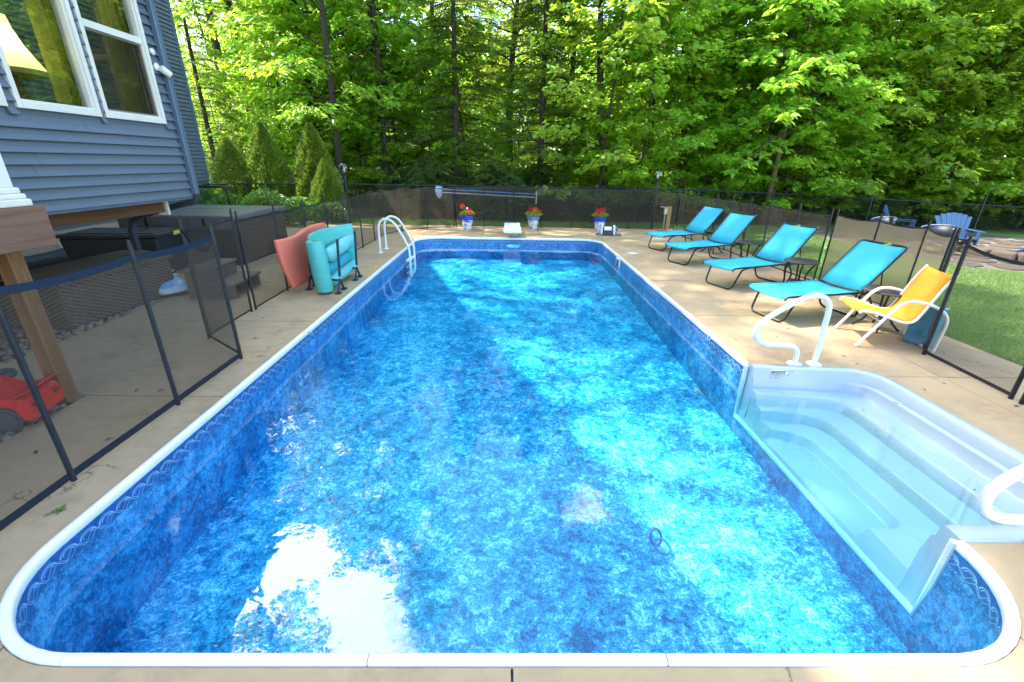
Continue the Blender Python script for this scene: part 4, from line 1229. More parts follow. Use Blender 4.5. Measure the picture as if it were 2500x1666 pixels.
while z < 4.25:
    segs = [(-1.2, YE)]
    for (a, b, c, d) in wins:
        if z + EX * 0.6 > c and z < d:
            ns = []
            for s in segs:
                if a > s[0] and b < s[1]: ns += [(s[0], a - 0.002), (b + 0.002, s[1])]
                else: ns.append(s)
            segs = ns
    if len(segs) == 1:                      # long courses are two boards lapped somewhere
        cut_ = rnd.uniform(2.6, 5.6); segs = [(-1.2, cut_ - 0.0015), (cut_ + 0.0015, YE)]
    for a, b in segs: plank(XW, a, b, z, house)
    z += EX
# wall core behind the boards with the window openings left open
core = MB()
xc0, xc1 = XW - 0.14, XW - 0.006
core.bb(xc0, xc1, -1.2, YE - 0.01, 1.30, 2.215); core.bb(xc0, xc1, -1.2, YE - 0.01, 3.95, 4.3)
ys = [-1.2] + [v for w in wins for v in w[:2]] + [YE - 0.01]
for i in range(0, len(ys), 2): core.bb(xc0, xc1, ys[i], ys[i + 1], 2.215, 3.95)
obj('wall_core', core, M_siding, house, world=True)
ew = MB()
for a in ((-9.0, XW - 0.15, 1.30, 2.05), (-9.0, XW - 0.15, 3.85, 4.3), (-9.0, -8.3, 2.05, 3.85), (-6.6, -6.4, 2.05, 3.85), (-4.9, XW - 0.15, 2.05, 3.85)): ew.bb(a[0], a[1], YE - 0.12, YE, a[2], a[3])
obj('end_wall', ew, M_siding, house, world=True)
for (a0, a1) in ((-8.3, -6.6), (-6.4, -4.9)):
    wf = MB()
    for a in ((a0, a0 + .07, 2.05, 3.85), (a1 - .07, a1, 2.05, 3.85), (a0 + .07, a1 - .07, 2.05, 2.12), (a0 + .07, a1 - .07, 3.78, 3.85), (a0 + .07, a1 - .07, 2.93, 2.99)): wf.bb(a[0], a[1], YE - 0.14, YE + 0.02, a[2], a[3])
    wo_ = obj('window', wf, M_whitepaint, house, world=True)
    obj('pane', MB().bb(a0 + .07, a1 - .07, YE - 0.06, YE - 0.055, 2.12, 3.78), M_glass, wo_, world=True)
obj('floor_underside', MB().bb(-9.1, XW - 0.15, -1.2, YE - 0.13, 1.30, 1.50), M_beam, house, world=True)
obj('starter_strip', MB().bb(XW - 0.02, XW + 0.022, -1.2, YE + 0.01, 1.296, 1.326), M_trimblue, house, world=True)
obj('rim_beam', MB().bb(XW - 0.36, XW - 0.27, 2.6, 6.28, 1.13, 1.295), M_beam, house, world=True)
obj('beam_end', MB().bb(XW - 0.37, XW - 0.24, 6.285, 6.33, 1.09, 1.295), M_whitepaint, house, world=True)
obj('low_roof', MB().add([(XW + 0.35, -1.5, 4.15), (XW + 0.35, YE + 0.3, 4.15), (-9.2, YE + 0.3, 5.6), (-9.2, -1.5, 5.6), (XW + 0.35, -1.5, 4.3), (XW + 0.35, YE + 0.3, 4.3), (-9.2, YE + 0.3, 5.75), (-9.2, -1.5, 5.75)],
    [(0, 3, 2, 1), (4, 5, 6, 7), (0, 1, 5, 4), (1, 2, 6, 5), (2, 3, 7, 6), (3, 0, 4, 7)]), M_gasket, house, world=True)
# interior room seen through the glass
M_room = pmat('room_wall_cream', (0.55, 0.50, 0.34), 0.8)
room = MB()
room.bb(-8.9, -8.8, -1, 6.4, 1.5, 4.1); room.bb(-8.8, XW - 0.15, -1, 6.3, 4.0, 4.1)
obj('room_lining', room, M_room, house, world=True)
M_curt = fabric_mat('olive_gold_curtain', (0.62, 0.52, 0.10))
for (y0, y1) in ((4.55, 4.66), (5.16, 5.60), (6.05, 6.40)):
    rows = []
    for i in range(15):
        y = y0 + (y1 - y0) * i / 14; x = XW - 0.24 + 0.025 * math.sin(i * 1.5)
        rows.append([(x, y, 1.7), (x, y, 4.0)])
    obj('curtain', MB().grid(rows), M_curt, house, world=True, smooth=True)
for (y0, y1) in ((3.6, 4.25), (4.75, 5.5)):
    f_ = MB()
    for a in ((y0, y0 + .08, 2.3, 3.7), (y1 - .08, y1, 2.3, 3.7), (y0, y1, 3.62, 3.7), (y0, y1, 2.3, 2.38)): f_.bb(-8.79, -8.74, *a)
    obj('inner_window_frame', f_, M_whitepaint, house, world=True)
def window(y0, y1, z0, z1, hung):
    f = MB(); w = 0.046; x0, x1 = XW - 0.07, XW + 0.038
    f.bb(x0, x1, y0, y0 + w, z0, z1); f.bb(x0, x1, y1 - w, y1, z0, z1); f.bb(x0, x1 + 0.006, y0 + w + .0005, y1 - w - .0005, z0, z0 + w + 0.012); f.bb(x0, x1, y0 + w + .0005, y1 - w - .0005, z1 - w, z1)
    fo = obj('window', f, M_whitepaint, house, world=True, bev=0.004)
    lip = MB(); wi = 0.02
    yi0, yi1, zi0, zi1 = y0 + w, y1 - w, z0 + w + 0.012, z1 - w
    for a in ((yi0, yi0 + wi, zi0, zi1), (yi1 - wi, yi1, zi0, zi1), (yi0 + wi, yi1 - wi, zi0, zi0 + wi), (yi0 + wi, yi1 - wi, zi1 - wi, zi1)): lip.bb(XW - 0.05, XW + 0.012, *a)
    obj('sash', lip, M_whitepaint, fo, world=True)
    if hung:
        zr = 3.10
        obj('meeting_rail', MB().bb(XW - 0.05, XW + 0.022, yi0 + wi, yi1 - wi, zr - 0.035, zr + 0.035), M_whitepaint, fo, world=True, bev=0.004)
        obj('pane', MB().bb(XW - 0.035, XW - 0.030, yi0 + wi, yi1 - wi, zr + 0.035, zi1 - wi), M_glass, fo, world=True)
        obj('pane', MB().bb(XW - 0.045, XW - 0.040, yi0 + wi, yi1 - wi, zi0 + wi, zr - 0.035), M_glass, fo, world=True)
        s = MB()
        for a in ((yi0 + wi, yi0 + wi + .018, zi0 + wi, zr - .036), (yi1 - wi - .018, yi1 - wi, zi0 + wi, zr - .036), (yi0 + wi + .018, yi1 - wi - .018, zi0 + wi, zi0 + wi + .018), (yi0 + wi + .018, yi1 - wi - .018, zr - .054, zr - .036)): s.bb(XW - 0.02, XW - 0.006, *a)
        obj('screen_frame', s, pmat('taupe_screen_frame', (0.20, 0.16, 0.12), 0.5), fo, world=True)
        obj('insect_screen', MB().bb(XW - 0.0142, XW - 0.0138, yi0 + wi + .018, yi1 - wi - .018, zi0 + wi + .018, zr - .054), M_insect, fo, world=True)
    else:
        obj('pane', MB().bb(XW - 0.035, XW - 0.030, yi0 + wi, yi1 - wi, zi0 + wi, zi1 - wi), M_glass, fo, world=True)
M_insect = screen_mat('insect_screen', 0.3, (0.05, 0.04, 0.03))
for i, w_ in enumerate(wins): window(*w_, i == 2)
# downspout with elbow under the overhang
dsp = MB()
def rect_tube(pts, w, d, name, mat, par):
    P = [Vector(p) for p in pts]; rows = []
    for i, p in enumerate(P):
        t = (P[min(i + 1, len(P) - 1)] - P[max(i - 1, 0)]).normalized()
        u = Vector((0, 1, 0)); v = t.cross(u).normalized()
        rows.append([p + u * (sx * w / 2) + v * (sz * d / 2) for sx, sz in ((-1, -.8), (-.8, -1), (.8, -1), (1, -.8), (1, .8), (.8, 1), (-.8, 1), (-1, .8), (-1, -.8))])
    return obj(name, MB().grid(rows), mat, par, world=True, smooth=True, ang=35)
rect_tube([(XW + 0.055, 6.50, 4.2), (XW + 0.055, 6.50, 2.5), (XW + 0.055, 6.50, 1.36)], 0.085, 0.065, 'downspout', M_trimblue, house)
el = []
for i in range(15):
    a = math.radians(i / 14 * 78); r = 0.13 + (0.004 if i % 2 else -0.002)
    el.append((XW + 0.055 - 0.13 + r * math.cos(a), 6.50, 1.36 - r * math.sin(a) * 1.0))
el += [(XW - 0.25, 6.50, 1.19), (XW - 0.75, 6.50, 1.06), (XW - 0.92, 6.5, 0.98), (XW - 0.98, 6.5, 0.85), (XW - 0.99, 6.5, 0.02)]
rect_tube(el, 0.085, 0.068, 'downspout_elbow', pmat('dark_blue_elbow', (0.03, 0.042, 0.065), 0.45), house)
# main wing, set back
XM = -9.2; YM = 14.5
z = 1.18
while z < 6.3:
    plank(XM, 6.6, YM - 0.1, z, house); z += EX
obj('wing_wall', MB().add([(XM - 0.01, -8, 0.0), (XM - 0.01, YM, 0.0), (XM - 0.01, YM, 9.2), (XM - 0.01, 3.5, 16.1), (XM - 0.01, -8, 9.4), (-12.2, -8, 0.0), (-12.2, YM, 0.0), (-12.2, YM, 9.2), (-12.2, 3.5, 16.1), (-12.2, -8, 9.4)],
    [(0, 1, 2, 3, 4), (5, 9, 8, 7, 6), (1, 6, 7, 2), (2, 7, 8, 3), (3, 8, 9, 4), (4, 9, 5, 0)]), M_siding, house, world=True)
obj('corner_trim', MB().bb(XM - 0.09, XM + 0.03, YM - 0.1, YM + 0.02, 1.15, 9.0), M_trimblue, house, world=True)
obj('roof', MB().add([(XM + 0.4, YM + 0.4, 9.0), (XM + 0.4, 3.5, 16.25), (XM + 0.4, -8.4, 9.2), (-12.6, YM + 0.4, 9.0), (-12.6, 3.5, 16.25), (-12.6, -8.4, 9.2),
    (XM + 0.4, YM + 0.4, 9.25), (XM + 0.4, 3.5, 16.5), (XM + 0.4, -8.4, 9.45), (-12.6, YM + 0.4, 9.25), (-12.6, 3.5, 16.5), (-12.6, -8.4, 9.45)],
    [(0, 1, 4, 3), (1, 2, 5, 4), (6, 9, 10, 7), (7, 10, 11, 8), (0, 6, 7, 1), (1, 7, 8, 2), (3, 4, 10, 9), (4, 5, 11, 10), (0, 3, 9, 6), (2, 8, 11, 5)]), M_gasket, house, world=True)
obj('foundation', MB().bb(XM - 0.6, XM + 0.03, -6, 14.4, -0.1, 0.42), M_foundation, house, world=True)
obj('foundation_flashing', MB().bb(XM - 0.6, XM + 0.06, -6, 14.42, 0.42, 0.58), M_trimblue, house, world=True)

# things in the room
tl_ = thing('table_lamp', 'cream bell shaded table lamp standing inside the large window', 'lamp', (-4.85, 5.02, 2.1))
obj('shade', MB().lathe([(0.085, 0.95), (0.10, 0.85), (0.14, 0.72), (0.20, 0.60), (0.245, 0.52), (0.25, 0.49)], (0, 0, 0), 28), fabric_mat('cream_shade', (0.60, 0.66, 0.50)), tl_, smooth=True)
obj('fringe', MB().lathe([(0.251, 0.497), (0.257, 0.465), (0.25, 0.45)], (0, 0, 0), 28), fabric_mat('gold_fringe', (0.5, 0.42, 0.15)), tl_, smooth=True)
obj('stem', MB().lathe([(0.11, -0.6), (0.11, -0.56), (0.03, -0.5), (0.05, 0.1), (0.075, 0.22), (0.03, 0.40), (0.012, 0.5), (0.012, 0.9), (0, 0.9)], (0, 0, 0), 16), M_beam, tl_, smooth=True)
bl = bpy.data.lights.new('lamp_bulb', 'POINT'); bl.energy = 9; bl.color = (1.0, 0.86, 0.6); bl.shadow_soft_size = 0.04
bo = bpy.data.objects.new('lamp_bulb', bl); COL.objects.link(bo); bo.parent = tl_; bo.location = (0, 0, 0.68)
wc = thing('wing_chair', 'tan wing chair back edged with dark nails inside the large window', 'chair', (-5.0, 5.62, 1.5))
pr_ = [(0.0, 0.3), (0.0, 1.02), (0.05, 1.10), (0.12, 1.12), (0.18, 1.08), (0.20, 0.98), (0.24, 0.86), (0.28, 0.75), (0.30, 0.6), (0.32, 0.3)]
wv = MB(); nn_ = len(pr_)
wv.add([(0.0, a, b) for a, b in pr_] + [(-0.06, a, b) for a, b in pr_], [tuple(range(nn_)), tuple(range(nn_, 2 * nn_))[::-1]] + [(i, (i + 1) % nn_, nn_ + (i + 1) % nn_, nn_ + i) for i in range(nn_)])
obj('back', wv, pmat('tan_leather', (0.45, 0.24, 0.10), 0.5), wc, bev=0.01)
nl = MB()
for i in range(1, nn_ - 1):
    for k in range(3):
        a = pr_[i][0] + (pr_[i + 1][0] - pr_[i][0]) * k / 3; b = pr_[i][1] + (pr_[i + 1][1] - pr_[i][1]) * k / 3
        nl.lathe([(0.011, 0), (0.007, 0.006), (0, 0.008)], (0.002, a - 0.01, b - 0.01), 6, M=Matrix.Rotation(math.pi / 2, 3, 'Y'))
obj('nail_trim', nl, M_black, wc)

# security light and sensor on the wall
se = thing('security_camera', 'white cylinder camera on a round bracket on the siding beside the window', 'camera', (XW + 0.02, 6.37, 2.86))
obj('bracket', MB().lathe([(0.045, 0), (0.045, 0.02), (0.03, 0.035), (0.0, 0.04)], (0, 0, 0.0), 18, M=Matrix.Rotation(math.pi / 2, 3, 'Y')), M_whitepaint, se, smooth=True)
obj('arm', MB().tube([(0.03, 0, 0), (0.07, 0.02, -0.02)], 0.012, 8), M_whitepaint, se)
cb = obj('camera_body', MB().tube([(0.06, 0.0, -0.01), (0.10, 0.09, -0.075)], 0.042, 16), M_whitepaint, se, smooth=True, bev=0.006)
obj('lens', MB().tube([(0.1005, 0.0911, -0.0757), (0.102, 0.0945, -0.078)], 0.03, 12), M_black, cb)
sb = obj('wall_sensor', MB().lathe([(0.038, 0), (0.038, 0.02), (0.02, 0.035), (0.0, 0.037)], (XW + 0.015, 6.37, 3.02), 16, M=Matrix.Rotation(math.pi / 2, 3, 'Y')), M_whitepaint, smooth=True)
tag(sb, 'small round white sensor above the security camera', 'sensor')

# porch post carrying a boxed beam end and a white column
pp = thing('porch_post', 'wooden post under a brown boxed beam end and a white column', 'post', (-3.48, 3.14, 0))
obj('post', MB().bb(-3.575, -3.47, 3.085, 3.19, 0.0, 1.22), M_post, pp, world=True, bev=0.006)
obj('boxed_beam', MB().bb(-3.62, -3.30, 0.6, 3.30, 1.22, 1.495), M_boxwood, pp, world=True, bev=0.004)
cl = obj('column', MB().bb(-3.60, -3.36, 2.96, 3.20, 1.62, 3.9), M_whitepaint, pp, world=True, bev=0.006)
for a, b, c in ((0.045, 1.497, 1.545), (0.032, 1.545, 1.58), (0.018, 1.58, 1.62)):
    obj('base_moulding', MB().bb(-3.60 - a, -3.36 + a, 2.96 - a, 3.20 + a, b, c), M_whitepaint, cl, world=True, bev=0.01)

# ================================================================== pebble bed
def pebble_mat():
    m, nt, b = base_mat('river_pebble')
    _, v = xyz(nt)
    oi = nt.nodes.new('ShaderNodeObjectInfo'); geo = nt.nodes.new('ShaderNodeNewGeometry')
    r = ((X(nt, oi.outputs['Random']) + X(nt, geo.outputs['Random Per Island'])) * 3.77).fract()
    c = ramp(nt, r, [(0.0, (0.16, 0.14, 0.11)), (0.3, (0.36, 0.27, 0.18)), (0.5, (0.24, 0.24, 0.23)), (0.7, (0.48, 0.39, 0.27)), (1.0, (0.30, 0.20, 0.14))])
    n = noise(nt, v, 25, 4, 0.7)
    nt.links.new(mixc(nt, n * 0.5, c, (0.12, 0.10, 0.08)), b.inputs['Base Color'])
    b.inputs['Roughness'].default_value = 0.6
    return m
M_peb = pebble_mat()
M_pebbase = pmat('pebble_bed_soil', (0.09, 0.075, 0.055), 0.9, var=0.3, bump=0.5)
pb = struct('pebble_bed', MB().add([(x, y, -0.045) for x, y in ((-9.3, -1), (-3.44, -1), (-3.44, 3.23), (-4.71, 3.23), (-4.71, 5.92), (-9.3, 5.92))] + [(x, y, -0.045) for x, y in ((-9.3, 5.92), (-8.19, 5.92), (-8.19, 14), (-9.3, 14))], [(0, 1, 2, 3, 4, 5), (6, 7, 8, 9)]), M_pebbase)
rnd = np.random.RandomState(11)
def pebble_proto(seed):
    r = np.random.RandomState(seed); mb = MB()
    k = r.rand(6) * 2
    rings_ = [(0.0, 1.0)] + [(math.sin(math.pi * i / 4), math.cos(math.pi * i / 4)) for i in (1, 2, 3)] + [(0.0, -1.0)]
    vs = [(0, 0, 0.36)]
    for i in (1, 2, 3):
        for j in range(7):
            a = 2 * math.pi * j / 7 + i * .4; rr = rings_[i][0] * (1 + 0.16 * math.sin(k[0] + 2 * a) + 0.10 * math.sin(k[1] + 3 * a))
            vs.append((rr * math.cos(a) * 0.62, rr * math.sin(a) * 0.46, rings_[i][1] * 0.36))
    vs.append((0, 0, -0.36))
    fs = [(0, 1 + j, 1 + (j + 1) % 7) for j in range(7)]
    for i in range(2):
        for j in range(7): fs.append((1 + i * 7 + j, 8 + i * 7 + j, 8 + i * 7 + (j + 1) % 7, 1 + i * 7 + (j + 1) % 7))
    fs += [(15 + (j + 1) % 7, 15 + j, 22) for j in range(7)]
    return vs, fs
protos = [pebble_proto(s) for s in range(6)]
pmeshes = []
for i, (vs, fs) in enumerate(protos):
    me = bpy.data.meshes.new('stone'); me.from_pydata(vs, [], fs); me.materials.append(M_peb)
    for p in me.polygons: p.use_smooth = True
    pmeshes.append(me)
cand = []
def inbed(x, y): return (x < -3.47 and y < 3.20) or (x < -4.74 and y < 5.9)
taken = {}
tries = 0
while tries < 60000 and len(cand) < 3600:
    tries += 1
    x = -3.47 - 5.0 * rnd.rand() ** 1.4; y = 1.0 + 4.9 * rnd.rand()
    if not inbed(x, y): continue
    s = rnd.uniform(0.055, 0.115)
    key = (int(x / 0.06), int(y / 0.06)); ok = True
    for a in (-1, 0, 1):
        for b in (-1, 0, 1):
            for (q, w2, s2) in taken.get((key[0] + a, key[1] + b), ()):
                if (q - x) ** 2 + (w2 - y) ** 2 < ((s + s2) * 0.36) ** 2: ok = False
    if not ok: continue
    taken.setdefault(key, []).append((x, y, s)); cand.append((x, y, s))
def vis(c):
    x, y, s = c
    hid = 0
    if x < -4.76 and y > 4.7: hid = 3
    if y < 1.9: hid = 3
    return math.hypot(x, y) + hid
cand.sort(key=vis)
for (x, y, s) in cand[:298]:
    o = bpy.data.objects.new('stone', pmeshes[rnd.randint(6)]); COL.objects.link(o); o.parent = pb
    o.location = (x, y, -0.035 + rnd.rand() * 0.025); o.scale = (s, s, s * rnd.uniform(0.8, 1.2)); o.rotation_euler = (rnd.randn() * .25, rnd.randn() * .25, rnd.rand() * 6.3)
rest = MB()
for (x, y, s) in cand[298:]:
    vs, fs = protos[rnd.randint(6)]; R = Matrix.Rotation(rnd.rand() * 6.3, 3, 'Z'); zz = -0.035 + rnd.rand() * 0.025
    rest.add([R @ Vector(v) * s + Vector((x, y, zz)) for v in vs], fs)
obj('stones', rest, M_peb, pb, smooth=True, kind='stuff', ang=180)

# ================================================================== patio clutter
def wicker_mat():
    m, nt, b = base_mat('dark_wicker')
    (x, y, z), v = xyz(nt)
    k = 2 * math.pi / 0.045
    w = ((x + y) * k).sin() * ((z * 1.0 + (x - y) * 0.55) * k).sin()
    nt.links.new(ramp(nt, w * 0.5 + 0.5, [(0.25, (0.035, 0.029, 0.024)), (0.75, (0.21, 0.155, 0.095))]), b.inputs['Base Color'])
    b.inputs['Roughness'].default_value = 0.5
    add_bump(nt, b, w, 0.8, 0.01)
    return m
M_wick = wicker_mat()
wk = thing('deck_box', 'dark woven resin deck box under the house overhang', 'deck box', (-5.32, 5.5, 0), math.radians(-3))
obj('body', MB().box((0, 0, 0.25), (0.98, 1.60, 0.50)), M_wick, wk, bev=0.02)
rows = []
for i in range(9):
    x = -0.52 + 1.04 * i / 8; rows.append([(x, -0.84, 0.505 + 0.075 * math.sin(math.pi * i / 8)), (x, 0.84, 0.505 + 0.075 * math.sin(math.pi * i / 8))])
ld = MB().grid(rows); k0 = len(ld.v)
obj('lid', ld, M_wick, wk, smooth=True, solid=0.03)
tt = thing('storage_tote', 'large dark grey storage tote with lime latches behind the deck box', 'tote', (-6.25, 7.38, 0), math.radians(8))
obj('body', MB().add([(-.62, -.36, 0), (.62, -.36, 0), (.62, .36, 0), (-.62, .36, 0), (-.68, -.42, .64), (.68, -.42, .64), (.68, .42, .64), (-.68, .42, .64)],
    [(0, 3, 2, 1), (4, 5, 6, 7), (0, 1, 5, 4), (1, 2, 6, 5), (2, 3, 7, 6), (3, 0, 4, 7)]), M_tote, tt, bev=0.03)
obj('lid', MB().box((0, 0, 0.67), (1.44, 0.90, 0.05)).box((0, 0, 0.70), (1.20, 0.66, 0.02)), M_tote, tt, bev=0.015)
for y in (0.0,): obj('latch', MB().box((0.715, 0.12, 0.655), (0.035, 0.20, 0.06)), M_lime, tt, bev=0.01)
obj('handle', MB().tube(fillet([(0.30, -0.1, 0.70), (0.30, -0.1, 0.74), (0.30, 0.1, 0.74), (0.30, 0.1, 0.70)], 0.02, 3), 0.012, 6), M_black, tt)
ht = thing('hot_tub', 'square hot tub under a dark grey vinyl cover behind the fence', 'hot tub', (-5.78, 8.98, 0))
obj('cabinet', MB().bb(-6.75, -4.82, 8.02, 9.92, 0.0, 0.80), pmat('brown_black_cabinet', (0.035, 0.03, 0.028), 0.5, var=0.2), ht, world=True, bev=0.05)
for i in range(8):
    zz = 0.06 + i * 0.088
    obj('cabinet_slat', MB().bb(-4.822, -4.812, 8.10, 9.84, zz, zz + 0.08), pmat('brown_slat', (0.075, 0.048, 0.035), 0.5) if i == 0 else bpy.data.materials['brown_slat'], ht, world=True, bev=0.004)
def cover_mat():
    m, nt, b = base_mat('cover_vinyl')
    _, v = xyz(nt)
    n = noise(nt, v, 6, 5, 0.6); n2 = noise(nt, v, 250, 2, 0.5)
    nt.links.new(ramp(nt, n, [(0.3, (0.085, 0.087, 0.092)), (0.7, (0.13, 0.13, 0.135))]), b.inputs['Base Color'])
    b.inputs['Roughness'].default_value = 0.42
    add_bump(nt, b, n + n2 * 0.3, 0.2, 0.01)
    return m
M_cover = cover_mat()
for y0, y1 in ((7.98, 8.965), (8.975, 9.96)):
    obj('cover_half', MB().add([(-6.80, y0, .80), (-4.77, y0, .80), (-4.77, y1, .80), (-6.80, y1, .80), (-6.80, y0, .885 + (0.025 if y0 > 8.5 else 0)), (-4.77, y0, .885 + (0.025 if y0 > 8.5 else 0)), (-4.77, y1, .885 + (0.025 if y0 < 8.5 else 0)), (-6.80, y1, .885 + (0.025 if y0 < 8.5 else 0))],
        [(0, 3, 2, 1), (4, 5, 6, 7), (0, 1, 5, 4), (1, 2, 6, 5), (2, 3, 7, 6), (3, 0, 4, 7)]), M_cover, ht, world=True, bev=0.03)
obj('skirt', MB().bb(-6.79, -4.78, 7.955, 7.975, 0.66, 0.86), M_cover, ht, world=True)
for x in (-6.3, -5.3):
    obj('strap', MB().bb(x - 0.02, x + 0.02, 7.94, 7.952, 0.45, 0.84), M_black, ht, world=True)
    obj('buckle', MB().bb(x - 0.035, x + 0.035, 7.93, 7.951, 0.50, 0.56), M_black, ht, world=True, bev=0.005)
sp_ = thing('spa_step', 'two tread brown plastic step standing on the patio by the hot tub', 'step', (-4.12, 6.35, 0), math.radians(4))
obj('lower_tread', MB().box((0.16, 0, 0.19), (0.34, 0.86, 0.035)), M_step, sp_, bev=0.012)
obj('upper_tread', MB().box((-0.16, 0, 0.385), (0.34, 0.86, 0.035)), M_step, sp_, bev=0.012)
obj('side_panel', MB().box((0.0, -0.36, 0.085), (0.62, 0.05, 0.17)).box((-0.16, -0.36, 0.27), (0.30, 0.05, 0.19)), M_step, sp_, bev=0.008)
obj('side_panel', MB().box((0.0, 0.36, 0.085), (0.62, 0.05, 0.17)).box((-0.16, 0.36, 0.27), (0.30, 0.05, 0.19)), M_step, sp_, bev=0.008)
obj('riser', MB().box((0.0, 0, 0.28), (0.03, 0.68, 0.16)), M_step, sp_)
# salt bag slumped on the stones with a yellow bag on top
bg = thing('salt_bag', 'blue and white pool salt bag slumped beside the deck box', 'bag', (-4.86, 6.20, 0), math.radians(-35))
def bag_mat(name, a, b_, c):
    m, nt, b = base_mat(name)
    (x, y, z), v = xyz(nt)
    n = noise(nt, v, 6.5, 3, 0.5, None, 0.8)
    nt.links.new(ramp(nt, n * 0.6 + (z * 0.9 + x * 0.8) * 0.5 + 0.1, [(0.33, a), (0.40, b_), (0.56, b_), (0.6, c)]), b.inputs['Base Color'])
    b.inputs['Roughness'].default_value = 0.35
    add_bump(nt, b, noise(nt, v, 9, 4, 0.6), 0.6, 0.03)
    return m
def bag(name, c, d, mat, par, tilt):
    rows = []
    R = Matrix.Rotation(tilt, 3, 'Y')
    for i in range(13):
        u_ = -1 + 2 * i / 12; row = []
        for j in range(16):
            a = 2 * math.pi * j / 16
            e = (1 - abs(u_) ** 3.5) ** 0.5
            y = math.copysign(abs(math.cos(a)) ** 0.7, math.cos(a)) * d[1] / 2 * (0.86 + 0.14 * e) * (1 + 0.05 * math.sin(7 * u_ + a * 2)); zz = math.copysign(abs(math.sin(a)) ** 0.9, math.sin(a)) * d[2] / 2 * e * (1 + 0.12 * math.sin(5 * u_ + 3 * a))
            row.append(R @ Vector((u_ * d[0] / 2, y, zz)) + Vector(c))
        rows.append(row + [row[0]])
    return obj(name, MB().grid(rows), mat, par, smooth=True, ang=180)
bag('bag', (0.0, 0, 0.13), (0.56, 0.40, 0.17), bag_mat('blue_bag_print', (0.04, 0.25, 0.55), (0.16, 0.45, 0.72), (0.60, 0.62, 0.65)), bg, math.radians(14))
yb = thing('yellow_bag', 'folded yellow and white bag lying on the blue salt bag', 'bag', (-5.02, 6.30, 0.20), math.radians(-20))
bag('bag', (0, 0, 0.07), (0.36, 0.26, 0.07), pmat('yellow_bag_plastic', (0.62, 0.50, 0.03), 0.4), yb, math.radians(-12))
bag('bag_fold', (0.0, 0.02, 0.015), (0.38, 0.28, 0.06), pmat('white_bag_plastic', (0.55, 0.56, 0.58), 0.4), yb, math.radians(-6))
# drain pipes under the house
pv = thing('drain_pipe', 'white pvc drain pipe with a bent downspout end under the house', 'pipe', (-8.6, 8.6, 0))
obj('pipe', MB().tube(fillet([(-7.6, 5.2, 0.40), (-8.35, 8.35, 0.40), (-8.33, 8.42, 0.05)], 0.1, 5), 0.055, 12), M_pvc, pv, world=True, smooth=True)
obj('outlet', MB().tube(fillet([(-8.33, 8.42, 0.30), (-8.33, 8.42, 0.05), (-8.0, 8.5, 0.02)], 0.08, 4), 0.05, 10), M_pvc, pv, world=True, smooth=True)
cpip = []
rr_ = []
for i in range(90):
    t = i / 89; cpip.append((-7.3 - 0.75 * t, 5.0 + 3.1 * t, 0.17 + 0.05 * math.sin(t * 5))); rr_.append(0.13 + (0.012 if i % 2 else 0.0))
tag(obj('corrugated_pipe', MB().tube(cpip, rr_, 14), M_pipe, smooth=True, ang=20), 'fat black corrugated pipe lying on the pebbles under the house', 'pipe')
# plain red toy car (generic) parked on the pebbles
tc_ = thing('toy_car', 'red ride on toy car with a rear spoiler parked on the pebbles', 'toy car', (-3.74, 2.80, 0.0), math.radians(15)); tc_.scale = (0.7, 0.7, 0.75)
prof = [(-0.62, 0.09), (-0.66, 0.20), (-0.60, 0.27), (-0.32, 0.31), (-0.20, 0.40), (-0.08, 0.44), (0.10, 0.43), (0.26, 0.335), (0.36, 0.325), (0.47, 0.315), (0.50, 0.28), (0.505, 0.24), (0.515, 0.19), (0.51, 0.15), (0.47, 0.09)]
half = [0.20, 0.23, 0.235, 0.235, 0.19, 0.17, 0.17, 0.20, 0.225, 0.235, 0.24, 0.24, 0.245, 0.24, 0.22]
rows = []
for (x, zz), h_ in zip(prof, half):
    rows.append([(x, s * h_, zz) for s in (-1, -0.93, -.5, 0, .5, 0.93, 1)])
cbm = MB().grid(rows)
k = len(cbm.v); cbm.v += [(x, -h_, z_) for (x, z_), h_ in zip(prof, half)]; cbm.f.append(tuple(range(k, k + len(prof))))
k = len(cbm.v); cbm.v += [(x, h_, z_) for (x, z_), h_ in zip(prof, half)]; cbm.f.append(tuple(range(k, k + len(prof)))[::-1])
k = len(cbm.v); cbm.v += [(prof[0][0], -.2, .09), (prof[-1][0], -.22, .09), (prof[-1][0], .22, .09), (prof[0][0], .2, .09)]; cbm.f.append((k, k + 1, k + 2, k + 3))
cb_ = obj('body', cbm, M_toyred, tc_, smooth=True, ang=75, bev=0.03)
obj('rear_light', MB().bb(0.508, 0.518, -0.20, -0.12, 0.215, 0.25).bb(0.508, 0.518, 0.12, 0.20, 0.215, 0.25), pmat('dark_red_lens', (0.25, 0.01, 0.01), 0.2), tc_)
obj('side_sill', MB().bb(-0.30, 0.16, -0.245, -0.21, 0.075, 0.115).bb(-0.30, 0.16, 0.21, 0.245, 0.075, 0.115), M_tyre, tc_, bev=0.01)
for s in (-1, 1): obj('wheel_arch', MB().lathe([(0.118, -0.012), (0.138, -0.012), (0.138, 0.012), (0.118, 0.012), (0.118, -0.012)], (0.27, s * 0.236, 0.115), 20, M=Matrix.Rotation(math.pi / 2, 3, 'X')), M_tyre, tc_, smooth=True)
obj('spoiler', MB().add([(0.37, -.245, .33), (0.37, .245, .33), (0.54, .245, .395), (0.54, -.245, .395), (0.37, -.245, .318), (0.37, .245, .318), (0.545, .245, .385), (0.545, -.245, .385)],
    [(0, 1, 2, 3), (4, 7, 6, 5), (0, 4, 5, 1), (1, 5, 6, 2), (2, 6, 7, 3), (3, 7, 4, 0)]), M_toyred, tc_, bev=0.006)
